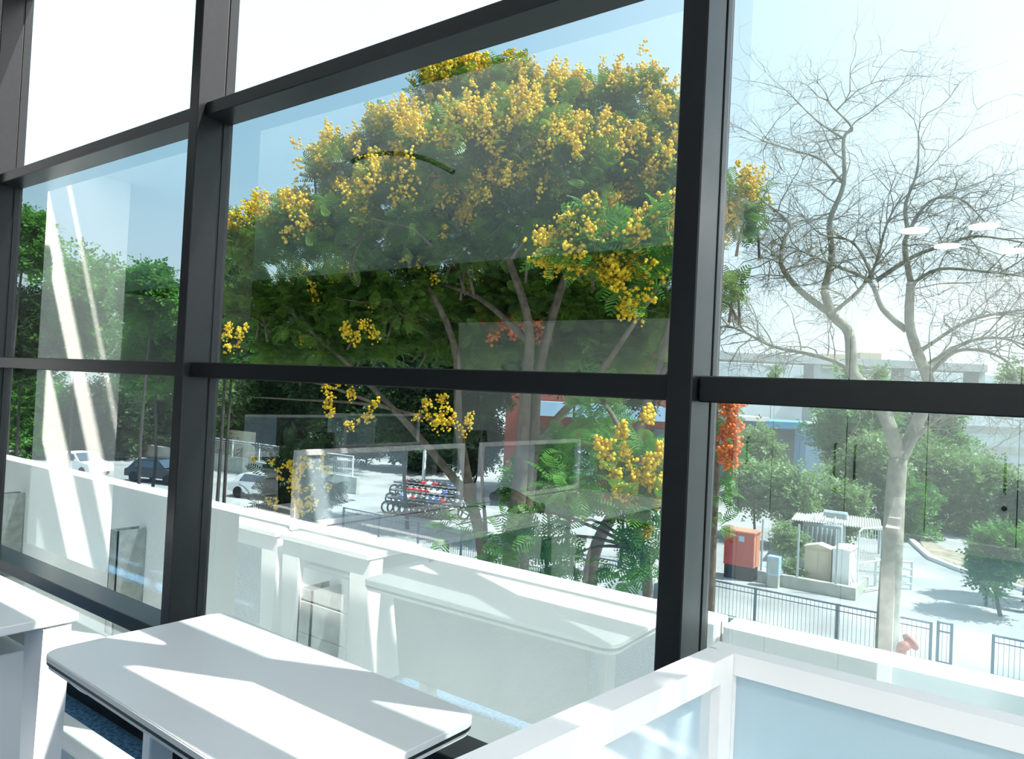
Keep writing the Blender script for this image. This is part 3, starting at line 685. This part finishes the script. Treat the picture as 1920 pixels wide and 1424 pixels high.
# terracotta pipe elbow
t = empty('vent_pipe', base_of(at(1690, 1245, 13.0)), 'terracotta painted pipe with a flanged elbow beside the leafless trunk', 'pipe')
pp = at(1689, 1250, 13.0); q = at(1697, 1214, 13.0)
b = MB(); b.tube(curve_pts([(pp.x, pp.y, GZ), (pp.x, pp.y, pp.z), (pp.x, pp.y, q.z-.02), (pp.x+.06, pp.y-.05, q.z+.04), (pp.x+.13, pp.y+.07, q.z+.10)], 5), .085, 14); b.build('pipe', M['pipe'], t, True)
b = MB(); f0 = Vector((pp.x+.12, pp.y+.06, q.z+.09)); fd = Vector((.5, .55, .5)).normalized(); b.tube([f0, f0+fd*.03], .16, 18); b.build('flange', M['pipe'], t)
MB().tube([f0+fd*.031, f0+fd*.034], .07, 14).build('opening', M['kblack'], t)
# road and verge
r1 = [onz(1745, 1048, GZ), onz(1800, 1070, GZ), onz(1935, 1108, GZ), onz(1935, 1080, GZ), onz(1830, 1050, GZ), onz(1720, 1010, GZ)]
slab('floor_verge', [(p.x, p.y) for p in r1], GZ, GZ+.05, M['soil'])
b = MB()
for a_, c_ in zip(((1690, 1000), (1745, 1050), (1800, 1072)), ((1745, 1050), (1800, 1072), (1930, 1112))):
    p, q = onz(*a_, GZ), onz(*c_, GZ); s_ = (q-p).normalized().cross(Vector((0, 0, 1)))*.12
    b.hexa([p-s_, q-s_, q+s_, p+s_]+[x+Vector((0, 0, .16)) for x in (p-s_, q-s_, q+s_, p+s_)])
struct(b.build('trim_92_kerb', M['outwall']))
# table-like bench at far right
t = empty('garden_bench', onz(1890, 1140, GZ), 'dark bench under the dark green tree at the far right', 'bench')
p = onz(1885, 1142, GZ); MB().box((p.x-.7, p.y-.2, GZ+.42), (p.x+.7, p.y+.2, GZ+.5)).build('seat', M['kerb'], t)
for s_ in (-1, 1): MB().box((p.x+.55*s_-.04, p.y-.18, GZ), (p.x+.55*s_+.04, p.y+.18, GZ+.42)).build('leg', M['kblack'], t)

# ---------------- buildings
def obox(name, px0, px1, dep, ztop, zbot, thick, m_, parent=None):
    a = at(px0, 740, dep); c = at(px1, 740, dep); d = Vector((c.x-a.x, c.y-a.y, 0)); n_ = Vector((-d.y, d.x, 0)).normalized()*thick
    if n_.dot(fw) < 0: n_ = -n_
    b = MB(); a0 = Vector((a.x, a.y, zbot)); c0 = Vector((c.x, c.y, zbot)); h = Vector((0, 0, ztop-zbot))
    b.hexa([a0, c0, c0+n_, a0+n_, a0+h, c0+h, c0+n_+h, a0+n_+h]); return b.build(name, m_, parent)
def zat(px, py, dep): return at(px, py, dep).z
def bld(name, px, dep, label): return empty(name, base_of(at(px, 740, dep)), label, 'building')
t = bld('brick_building', 1100, 44, 'red rendered building with a grey awning behind the twin trunks')
obox('wall', 950, 1290, 44, zat(1120, 640, 44), GZ, 8, M['brick'], t)
obox('awning', 990, 1280, 41.5, zat(1120, 758, 41.5), zat(1120, 785, 41.5), 2.4, M['lightblue'], t)
obox('roof_band', 950, 1290, 43.8, zat(1120, 650, 43.8), zat(1120, 668, 43.8), .15, M['outwall'], t)
for x in (1012, 1066, 1132, 1196, 1240): obox('window', x-13, x+13, 43.9, zat(x, 805, 44), zat(x, 850, 44), .15, M['glassdark'], t)
obox('side_block', 1085, 1125, 40, zat(1100, 850, 40), GZ, 3, M['lightblue'], t)
t = bld('blue_roofed_building', 1480, 60, 'low building with a blue fascia and pillars beyond the bushes')
obox('wall', 1380, 1590, 61, zat(1480, 795, 61), GZ, 8, M['band'], t)
obox('roof', 1385, 1445, 58, zat(1410, 782, 58), zat(1410, 790, 58), 8, M['outwall'], t)
obox('fascia', 1438, 1600, 58, zat(1500, 793, 58), zat(1500, 806, 58), 9, M['blue'], t)
for x in (1440, 1500, 1525): obox('pillar', x-3, x+3, 58.2, zat(x, 806, 58), GZ, .4, M['lightblue'], t)
obox('entrance_block', 1515, 1545, 57, zat(1530, 800, 57), GZ, 2, M['lightblue'], t)
obox('fascia_cap', 1515, 1590, 56.8, zat(1550, 795, 57), zat(1550, 798, 57), 2, M['outwall'], t)
t = bld('pale_building', 1860, 56, 'pale blue-grey building with horizontal bands at the right edge')
obox('wall', 1792, 2050, 56, zat(1860, 745, 56), GZ, 12, M['pale'], t)
for (y0, y1) in ((800, 812), (838, 850), (870, 900)): obox('facade_band', 1790, 2050, 55.8, zat(1860, y0, 55.8), zat(1860, y1, 55.8), .3, M['band'], t)
t = bld('distant_flyover', 1600, 170, 'long grey flyover on the horizon behind the leafless tree')
obox('deck', 1310, 1850, 170, zat(1600, 672, 170), zat(1600, 686, 170), 10, M['conc'], t)
for x in (1340, 1530, 1700, 1840): obox('pier', x-6, x+6, 171, zat(1600, 686, 170), GZ, 6, M['conc'], t)
t = bld('distant_block', 1560, 200, 'long pale distant block under the flyover')
obox('wall', 1320, 1870, 200, zat(1600, 692, 200), GZ, 12, M['pale'], t)
obox('roof_room', 1610, 1650, 195, zat(1630, 662, 195), zat(1630, 692, 200), 8, M['cream'], t)
obox('roof_room', 1540, 1590, 195, zat(1560, 664, 195), zat(1560, 692, 200), 8, M['cream'], t)
t = bld('tower_block', 1218, 90, 'narrow blue-grey tower seen through the yellow crown beside the third mullion')
obox('wall', 1205, 1232, 90, zat(1218, 318, 90), GZ, 6, M['pale'], t)
for k in range(9): obox('window', 1209, 1228, 89.8, zat(1218, 335+30*k, 89.8), zat(1218, 350+30*k, 89.8), .15, M['glassdark'], t)
t = bld('low_house', 560, 84, 'low pale house between the shaded trees above the white fence')
obox('wall', 480, 660, 84, zat(560, 800, 84), GZ, 8, M['cream'], t)
obox('roof', 470, 670, 83.5, zat(560, 792, 84), zat(560, 801, 84), 9, M['kerb'], t)

# ---------------- vehicles
def car(p, ang, label, paint, L_=4.0, group=None):
    t = empty('parked_car', p, label, 'car', group); t.rotation_euler.z = ang
    prof = [(-2, .35), (-2, .75), (-1.75, .85), (-1.3, 1.32), (-.9, 1.42), (.35, 1.42), (.95, .95), (1.85, .82), (2, .6), (2, .35)]
    b = MB(); V = []; n = len(prof)
    for y in (-.82, .82):
        for x, z in prof:
            k = 1 if z < 1 else .84; V.append((x, y*k, z))
    b.add(V, [tuple(range(n))[::-1], tuple(range(n, 2*n))]+[(i, (i+1) % n, n+(i+1) % n, n+i) for i in range(n)])
    def part(nm, bb, m_):
        me = bb.build(nm, m_); me.parent = t; return me
    part('body', b, paint)
    b = MB(); b.add([(.4, -.66, 1.40), (.97, -.74, .98), (.97, .74, .98), (.4, .66, 1.40), (.42, -.66, 1.42), (1.0, -.74, 1.0), (1.0, .74, 1.0), (.42, .66, 1.42)], [(0, 3, 2, 1), (4, 5, 6, 7), (0, 1, 5, 4), (2, 3, 7, 6), (0, 4, 7, 3), (1, 2, 6, 5)]); part('windscreen', b, M['glassdark'])
    for s_ in (-1, 1):
        b = MB(); yy = .80*s_; b.hexa([(-1.25, yy, .95), (.75, yy, .95), (.75, yy*1.02, .95), (-1.25, yy*1.02, .95), (-1.0, yy*.88, 1.34), (.3, yy*.88, 1.34), (.3, yy*.9, 1.34), (-1.0, yy*.9, 1.34)]); part('side_window', b, M['glassdark'])
        for x in (-1.3, 1.3): b = MB(); b.tube([(x, .62*s_, .32), (x, .84*s_, .32)], .32, 14); part('wheel', b, M['rubber'])
    return t
car(onz(1215, 1160, GZ), 1.5, 'white car parked just beyond the parapet beside the third mullion', M['carw'])
car(onz(500, 935, GZ), .3, 'white car behind the white fence near the dark flowering shrub', M['carw'])
car(onz(300, 905, GZ), .3, 'dark car under the trees left of the second mullion', M['care'])
car(onz(150, 890, GZ), .2, 'pale car behind the bright light stripes at the left', M['carw'])
def bike(p, ang, label, paint, grp_):
    t = empty('motorcycle', p, label, 'motorcycle', grp_); t.rotation_euler.z = ang
    def part(nm, bb, m_): o = bb.build(nm, m_); o.parent = t
    for x in (-.62, .62):
        pts = [(x+.30*math.cos(a), 0, .32+.30*math.sin(a)) for a in [k*math.pi/7 for k in range(15)]]; part('wheel', MB().tube(pts, .05, 6), M['rubber'])
    part('tank', MB().ball((.12, 0, .82), .2, 0, 8, 6, (1.3, .7, .8)), paint)
    part('seat', MB().box((-.65, -.13, .74), (-.05, .13, .84), 0, .03), M['black'])
    part('engine', MB().box((-.2, -.14, .3), (.25, .14, .6), 0, .04), M['chrome'])
    part('fork', MB().tube([(.62, 0, .32), (.42, 0, .95)], .03, 6), M['chrome'])
    part('handlebar', MB().tube([(.35, -.34, 1.0), (.42, 0, .97), (.35, .34, 1.0)], .018, 6), M['chrome'])
    part('headlamp', MB().ball((.52, 0, .92), .09), M['chrome'])
    return t
cols = [M['black'], M['bike_red'], M['carw'], M['bike_blue'], M['care']]
ORD = ['first', 'second', 'third', 'fourth', 'fifth', 'sixth', 'seventh', 'eighth', 'ninth', 'tenth']; ROWN = ['front', 'middle', 'back']; CN = ['black', 'red', 'white', 'blue', 'dark grey']
k = 0
for row in range(3):
    for i in range(10):
        ci = rnd.randrange(5); px = 748+i*11+row*4; py = 962-row*17+i*1.5
        bike(onz(px, py, GZ), 1.1+rnd.uniform(-.15, .15), f'{ORD[i]} motorcycle from the left in the {ROWN[row]} row, tank {CN[ci]}', cols[ci], 'motorcycles parked beyond the railing'); k += 1
p = onz(793, 920, GZ); tag(MB().box((p.x-.08, p.y-.08, GZ), (p.x+.08, p.y+.08, GZ+2.6)).build('concrete_post', M['outwall']), 'short pale post standing behind the parked motorcycles', 'post')

# ================================================================== OUTSIDE LEDGE THINGS
for i, (px, py, lab) in enumerate(((15, 925, 'galvanised channel post against the parapet by the first mullion'), (237, 992, 'galvanised channel post against the parapet left of the second mullion'), (597, 1100, 'galvanised channel post against the parapet behind the middle window'))):
    p = ony(px, py, 2.20); x = p.x; z1 = p.z; b = MB()
    b.box((x-.045, 2.13, -.02), (x-.037, 2.295, z1)); b.box((x+.037, 2.13, -.02), (x+.045, 2.295, z1)); b.box((x-.045, 2.13, -.02), (x+.045, 2.138, z1))
    tag(b.build('channel_post', M['steel']), lab, 'post')

# ================================================================== INTERIOR
# low white trunking along the floor near the glass
b = MB().box((-9, 1.30, 0), (-2.05, 1.44, .075), 0, .004); tag(b.build('floor_trunking', M['wmetal']), 'low white cable trunking on the blue carpet along the glass', 'trunking')

def rrect(x0, x1, y0, y1, r, n=6):
    P = []
    for cx, cy, a0 in ((x1-r, y1-r, 0), (x0+r, y1-r, 90), (x0+r, y0+r, 180), (x1-r, y0+r, 270)):
        for k in range(n+1): a = math.radians(a0+90*k/n); P.append((cx+r*math.cos(a), cy+r*math.sin(a)))
    return P
# flip-top table
tx0, tx1, ty0, ty1 = -2.175, -1.065, .865, 1.40
FT_ = empty('training_table', ((tx0+tx1)/2, (ty0+ty1)/2, 0), 'white rounded-corner table with a black edge line in front of the middle window', 'table')
def rot(pts, a=math.radians(-1.5), c=((tx0+tx1)/2, (ty0+ty1)/2)):
    return [(c[0]+(x-c[0])*math.cos(a)-(y-c[1])*math.sin(a), c[1]+(x-c[0])*math.sin(a)+(y-c[1])*math.cos(a)) for x, y in pts]
b = MB(); b.prism(rot(rrect(tx0, tx1, ty0, ty1, .055)), .725, .738); b.prism(rot(rrect(tx0+.003, tx1-.003, ty0+.003, ty1-.003, .052)), .738, .740); b.build('tabletop', M['white'], FT_)
b = MB(); b.prism(rot(rrect(tx0+.001, tx1-.001, ty0+.001, ty1-.001, .054)), .716, .7249); b.build('edge_band', M['edge'], FT_)
b = MB(); b.prism(rot(rrect(tx0+.006, tx1-.006, ty0+.006, ty1-.006, .05)), .704, .7159); b.build('underside_board', M['white'], FT_)
for x in (tx0+.15, tx1-.15):
    b = MB(); b.box((x-.022, ty0+.24, .09), (x+.022, ty0+.31, .69), 0, .004); b.build('leg', M['wmetal'], FT_)
    b = MB(); b.box((x-.02, ty0+.02, .07), (x+.02, ty1-.02, .10), 0, .004); b.build('foot', M['wmetal'], FT_)
    for y in (ty0+.05, ty1-.05): b = MB(); b.tube([(x-.012, y, .035), (x+.012, y, .035)], .035, 14); b.build('castor', M['black'], FT_)
    b = MB(); b.hexa([(x-.02, ty0+.06, .66), (x+.02, ty0+.06, .66), (x+.02, ty0+.10, .66), (x-.02, ty0+.10, .66), (x-.02, ty0+.02, .703), (x+.02, ty0+.02, .703), (x+.02, ty1-.06, .703), (x-.02, ty1-.06, .703)]); b.build('bracket', M['wmetal'], FT_)
b = MB(); b.box((tx0+.17, ty0+.255, .62), (tx1-.17, ty0+.295, .67), 0, .004); b.build('cross_beam', M['wmetal'], FT_)
b = MB(); b.hexa([(tx0+.12, ty1-.14, .36), (tx1-.12, ty1-.14, .36), (tx1-.12, ty1-.12, .36), (tx0+.12, ty1-.12, .36), (tx0+.12, ty1-.08, .70), (tx1-.12, ty1-.08, .70), (tx1-.12, ty1-.06, .70), (tx0+.12, ty1-.06, .70)]); b.build('modesty_panel', M['grey'], FT_)

def leg_panel(x, y, s, parent, wd=.075, dy=.04):
    b = MB(); b.hexa([(x-wd*.5, y-dy, 0), (x+wd*.5, y-dy, 0), (x+wd*.5, y+dy, 0), (x-wd*.5, y+dy, 0), (x-wd*.9, y-dy, .705), (x+wd*.9, y-dy, .705), (x+wd*.9, y+dy, .705), (x-wd*.9, y+dy, .705)]); return b.build('leg', M['wmetal'], parent)
def desk(x0, x1, y0, y1, label, group=None):
    t = empty('office_desk', ((x0+x1)/2, (y0+y1)/2, 0), label, 'desk', group)
    MB().box((x0, y0, .712), (x1, y1, .74), 0, .003).build('desktop', M['white'], t)
    for x in (x0+.07, x1-.07):
        for y in (y0+.06, y1-.06): leg_panel(x, y, 1, t)
    b = MB(); b.box((x0+.14, y0+.03, .63), (x1-.14, y0+.06, .708)); b.box((x0+.14, y1-.06, .63), (x1-.14, y1-.03, .708)); b.build('apron', M['wmetal'], t)
    return t
def pedestal(x0, x1, y0, y1, label, face='x', group=None):
    t = empty('drawer_pedestal', ((x0+x1)/2, (y0+y1)/2, 0), label, 'drawer unit', group)
    MB().box((x0, y0, .04), (x1, y1, .60), 0, .003).build('body', M['white'], t)
    for k, (a_, c_) in enumerate(((.06, .26), (.27, .42), (.43, .585))):
        if face == 'x': d = MB().box((x1, y0+.01, a_), (x1+.018, y1-.01, c_), 0, .002).build('drawer', M['white'], t); MB().box((x1+.018, (y0+y1)/2-.06, c_-.035), (x1+.030, (y0+y1)/2+.06, c_-.022)).build('handle', M['steel'], d)
        else: d = MB().box((x0+.01, y1, a_), (x1-.01, y1+.018, c_), 0, .002).build('drawer', M['white'], t)
    return t
ZP = 1.152
def screen_y(x, ya, yb, yf, label, z0=.745, group=None, th_=.03):
    """desk screen standing along y; frosted from ya to yf, clear from yf to yb"""
    y0, y1 = min(ya, yb), max(ya, yb); t = empty('desk_screen', (x, (y0+y1)/2, z0), label, 'screen', group)
    b = MB(); b.box((x-th_/2, y0, ZP-.03), (x+th_/2, y1, ZP), 0, .003); b.box((x-th_/2, y0, z0), (x+th_/2, y0+.03, ZP-.03)); b.box((x-th_/2, y1-.03, z0), (x+th_/2, y1, ZP-.03)); b.box((x-th_/2, y0+.03, z0), (x+th_/2, y1-.03, z0+.03))
    b.build('frame', M['wmetal'], t)
    a_, c_ = sorted((ya, yf)); b = MB(); b.box((x-.003, max(a_, y0+.03), z0+.03), (x+.003, min(c_, y1-.03), ZP-.03)); b.build('frosted_pane', M['frost'], t)
    if abs(yb-yf) > .05:
        a_, c_ = sorted((yb, yf)); b = MB(); b.box((x-.003, max(a_, y0+.03)+.004, z0+.03), (x+.003, min(c_, y1-.03), ZP-.03)); b.build('clear_pane', M['sclear'], t)
    return t
# bench one (its end shows at the lower left of the photo and again in the glass)
desk(-3.84, -3.135, -.34, 1.10, 'white desk behind the reflected screens, its end nearest the glass', None)
desk(-3.10, -2.46, -.34, 1.10, 'white desk at the lower left, its corner beside the rounded table', None)
desk(-3.10, -2.30, -1.85, -.36, 'second white desk of the bench, with the black telephone on it', None)
desk(-3.84, -3.135, -1.85, -.36, 'white desk on the far side of the screens, away from the glass', None)
screen_y(-3.117, 1.02, -.32, .2, 'desk screen nearest the glass, half frosted and half clear')
screen_y(-3.117, -.50, -1.80, -1.15, 'desk screen beside the telephone, half frosted and half clear')
pedestal(-3.05, -2.63, .50, 1.03, 'white three-drawer pedestal under the lower left desk', 'y')
pedestal(-3.75, -3.3, -1.5, -.95, 'white drawer pedestal under the far desk behind the telephone', 'x')
# telephone
t = empty('desk_telephone', (-2.75, -.62, .741), 'black desk telephone with its handset lifted forward on the second desk', 'telephone')
px_, py_ = -2.80, -.50
b = MB(); b.hexa([(px_-.12, py_-.10, .741), (px_+.10, py_-.10, .741), (px_+.10, py_+.12, .741), (px_-.12, py_+.12, .741), (px_-.12, py_-.10, .83), (px_+.10, py_-.10, .775), (px_+.10, py_+.12, .775), (px_-.12, py_+.12, .83)]); b.build('base', M['black'], t)
b = MB(); b.tube(curve_pts([(px_-.08, py_+.13, .83), (px_-.03, py_+.12, .87), (px_+.06, py_+.10, .86), (px_+.16, py_+.04, .80), (px_+.19, py_-.01, .775)], 5), .022, 8); b.ball((px_-.08, py_+.13, .825), .034); b.ball((px_+.19, py_-.01, .775), .034); b.build('handset', M['black'], t)
b = MB(); b.tube(curve_pts([(px_-.12, py_+.02, .75), (px_-.25, py_+.2, .745), (px_-.22, py_+.4, .744)], 5), .005, 6); b.build('cord', M['black'], t)
# bench two, deep in the room
desk(-7.3, -6.55, -2.4, -.95, 'white desk deep in the room beside a drawer pedestal')
desk(-7.3, -6.55, -3.95, -2.45, 'white desk deepest in the room near the back wall')
screen_y(-6.53, -.93, -2.3, -1.35, 'far desk screen at the left of its row in the glass reflection', group=None)
screen_y(-6.9, -2.35, -3.9, -3.1, 'far desk screen at the right of its row in the glass reflection', group=None)
pedestal(-6.5, -6.1, -1.25, -.75, 'white three-drawer pedestal standing beside the deep desk', 'x')
# chairs
def chair(x, y, rz, label, group):
    t = empty('office_chair', (x, y, 0), label, 'chair', group); t.rotation_euler.z = rz
    def part(nm, bb, m_, sm=False): o = bb.build(nm, m_, None, sm); o.parent = t; return o
    part('seat', MB().box((-.24, -.24, .44), (.24, .24, .51), 0, .03), M['mesh'])
    b = MB(); V = []
    for i in range(9):
        u = i/8; zz = .58+.54*u
        for j in range(7):
            v = -1+2*j/6; V.append((-.25-.05*u+.05*v*v*.8, v*.235*(1-.35*max(0, u-.7)), zz))
    n0 = len(V); V += [(a_-.03, b_, c_) for a_, b_, c_ in V]; Fs = []
    for i in range(8):
        for j in range(6): k = i*7+j; Fs += [(k, k+1, k+8, k+7), (n0+k, n0+k+7, n0+k+8, n0+k+1)]
    b.add(V, Fs); part('backrest', b, M['mesh'], True)
    part('back_spine', MB().tube([(-.2, 0, .45), (-.31, 0, .5), (-.33, 0, .9)], .02, 6), M['black'])
    for s_ in (-1, 1): part('armrest', MB().tube([(-.05, .25*s_, .46), (-.05, .28*s_, .68), (.18, .28*s_, .69)], .02, 6), M['black'])
    part('column', MB().tube([(0, 0, .1), (0, 0, .44)], .03, 10), M['black'])
    for k in range(5):
        a = k*2*math.pi/5; part('base_spoke', MB().tube([(0, 0, .11), (.28*math.cos(a), .28*math.sin(a), .07)], .018, 6), M['black']); part('castor', MB().ball((.28*math.cos(a), .28*math.sin(a), .032), .03), M['black'])
chair(-4.30, -.16, .2, 'black office chair behind the screen nearest the glass', None)
chair(-4.15, -2.1, -.2, 'black office chair behind the screen beside the telephone', None)
# right-hand cubicle: frosted screens in the foreground
RX, RY = -.365, 1.045
t = empty('cubicle_screen', (RX, RY, 0), 'white-framed frosted cubicle screen in the right foreground running towards the viewer', 'screen')
# side screen: along y from RY down to -.3, slightly splayed
def vbox(a, c, z0, z1, th_):
    a = Vector((a[0], a[1], 0)); c = Vector((c[0], c[1], 0)); s_ = (c-a).normalized().cross(Vector((0, 0, 1)))*th_/2
    return [p+Vector((0, 0, z)) for z in (z0, z1) for p in (a-s_, c-s_, c+s_, a+s_)]
A_, E_ = (RX, RY-.018), (RX-.125, .05)
MB().hexa(vbox(A_, E_, ZP-.034, ZP, .036)).build('top_rail', M['wmetal'], t)
MB().hexa(vbox(A_, E_, .10, .14, .036)).build('bottom_rail', M['wmetal'], t)
la = lambda u: (A_[0]+(E_[0]-A_[0])*u, A_[1]+(E_[1]-A_[1])*u)
MB().hexa(vbox(la(.0), la(.035), .14, ZP-.034, .036)).build('post', M['wmetal'], t)
MB().hexa(vbox(la(.965), la(1), .0, ZP-.034, .036)).build('post', M['wmetal'], t)
MB().hexa(vbox(la(.035), la(.965), .14, ZP-.034, .008)).build('frosted_pane', M['frost'], t)
t = empty('cubicle_screen', (RX, RY, 0), 'white-framed frosted cubicle screen in the right foreground running along the glass', 'screen')
A_, E_ = (RX-.018, RY), (1.25, RY-.01)
MB().hexa(vbox(A_, E_, ZP-.030, ZP, .036)).build('top_rail', M['wmetal'], t)
MB().hexa(vbox(A_, E_, .10, .14, .036)).build('bottom_rail', M['wmetal'], t)
for u0, u1 in ((0, .022), (.49, .51), (.975, 1)): MB().hexa(vbox(la(u0), la(u1), .0, ZP-.03, .036)).build('post', M['wmetal'], t)
MB().hexa(vbox(la(.022), la(.49), .14, ZP-.03, .008)).build('frosted_pane', M['frost'], t)
MB().hexa(vbox(la(.51), la(.975), .14, ZP-.03, .008)).build('frosted_pane', M['frost'], t)
desk(RX+.03, 1.2, .42, 1.02, 'white desk inside the right foreground cubicle below the frosted screens')

# column with window light on it
struct(MB().box((-6.15, .70, 0), (-5.66, 1.26, ZR)).build('wall_pier', M['paint']))
# cabinets
def cabinet(x0, x1, y, z1, gaps, label, handles=True, m_='cab', dep=.42):
    t = empty('storage_cabinet', ((x0+x1)/2, y-dep/2, 0), label, 'cabinet')
    MB().box((x0, y-dep, .02), (x1, y-.02, z1)).build('body', M['edge'], t)
    MB().box((x0-.018, y-dep, 0), (x0, y, z1+.018)).build('side_panel', M[m_], t)
    MB().box((x0, y-dep, z1), (x1, y, z1+.018)).build('top_panel', M[m_], t)
    xs = [x0]+gaps+[x1]
    for i in range(len(xs)-1):
        d = MB().box((xs[i]+.0025, y-.02, .06), (xs[i+1]-.0025, y, z1-.003), 0, .001).build('door', M[m_], t)
        if handles:
            hx = xs[i+1]-.05 if i % 2 else xs[i]+.05
            MB().tube([(hx, y, 1.31), (hx, y+.03, 1.31), (hx, y+.03, 1.13), (hx, y, 1.13)], .006, 8).build('handle', M['black'], d)
            if i % 2: MB().tube([(hx, y, 1.06), (hx, y+.006, 1.06)], .012, 12).build('lock', M['black'], d)
cabinet(-1.46, 1.83, -.85, 2.16, [-1.276, -.885, -.504, -.12, .27, .66, 1.05, 1.44], 'tall pale cabinet with bar handles mirrored in the right window')
cabinet(-6.73, -2.26, -4.45, 2.43, [-5.60, -4.47, -3.36], 'wide pale cabinet on the back wall mirrored in the middle window', False)
# dark mural wall with car outline
t = empty('wall_mural', (-11.5, YB+.05, 1.2), 'dark wall mural with a pale outline of a car on the back wall', 'mural')
MB().box((X0+.1, YB+.005, .1), (-6.85, YB+.03, 2.78)).build('panel', M['dark'], t)
b = MB(); yy = YB+.032
def mir(px, py): p = ony(px, py, 2*G-yy); return (p.x, yy, p.z)
def strip(pts, w_=.05):
    q = curve_pts([mir(*p) for p in pts], 5); b.tube([(p[0], yy, p[2]) for p in q], w_, 5)
strip([(465, 650), (468, 590), (485, 567), (520, 566), (560, 590), (585, 620), (597, 650), (590, 662), (520, 655), (465, 650)], .035)
strip([(440, 660), (520, 672), (640, 674), (760, 684), (850, 700)], .07)
b.build('car_outline', M['graphic'], t)
# pale car front lines on a lower panel at the left
# round ceiling lights
DL = [(-.9, -3.0, 'round ceiling downlight nearest the back wall cabinet'), (-.45, -3.05, 'round ceiling downlight right of the others over the cabinet'), (-.3, -4.1, 'round ceiling downlight furthest from the glass'), (-.75, -3.7, 'round ceiling downlight in the middle of the cluster')]
DL += [(x, y, f'unseen downlight added as room fill, {a_} line from the photographer, {b_} row from the glass') for x, a_ in ((.8, 'first'), (2.0, 'second'), (3.2, 'third'), (4.4, 'fourth')) for y, b_ in ((-.4, 'first'), (-1.8, 'second'), (-3.2, 'third'))]  # unseen rows, added only to brighten the interior
for (x, y, lab) in DL:
    t = empty('seen_or_fill_downlight', (x, y, ZC), lab, 'ceiling light', 'ceiling downlights' if x < .5 else 'added fill downlights in rows')
    MB().tube([(x, y, ZC-.02), (x, y, ZC)], .11, 20).build('bezel', M['wmetal'], t)
    MB().tube([(x, y, ZC-.024), (x, y, ZC-.0201)], .095, 20).build('diffuser', M['lamp'], t)
    l = bpy.data.lights.new('seen_or_fill_lamp', 'AREA'); l.shape = 'DISK'; l.size = .19; l.energy = 8.5; l.color = (1, .97, .92)
    lo = bpy.data.objects.new('seen_or_fill_lamp', l); lo.location = (x, y, ZC-.03); C.objects.link(lo)
# dark curved tube hanging under the ceiling
q = []
for (px, py) in ((660, 303), (690, 291), (745, 288), (790, 296), (825, 310), (850, 323)):
    p = ony(px, py, 2*G-.62); q.append((p.x, .62, p.z))
b = MB().tube(curve_pts(q, 5), .013, 8); tag(b.build('curved_cable', M['black']), 'black curved cable under the ceiling mirrored in the middle window', 'cable')
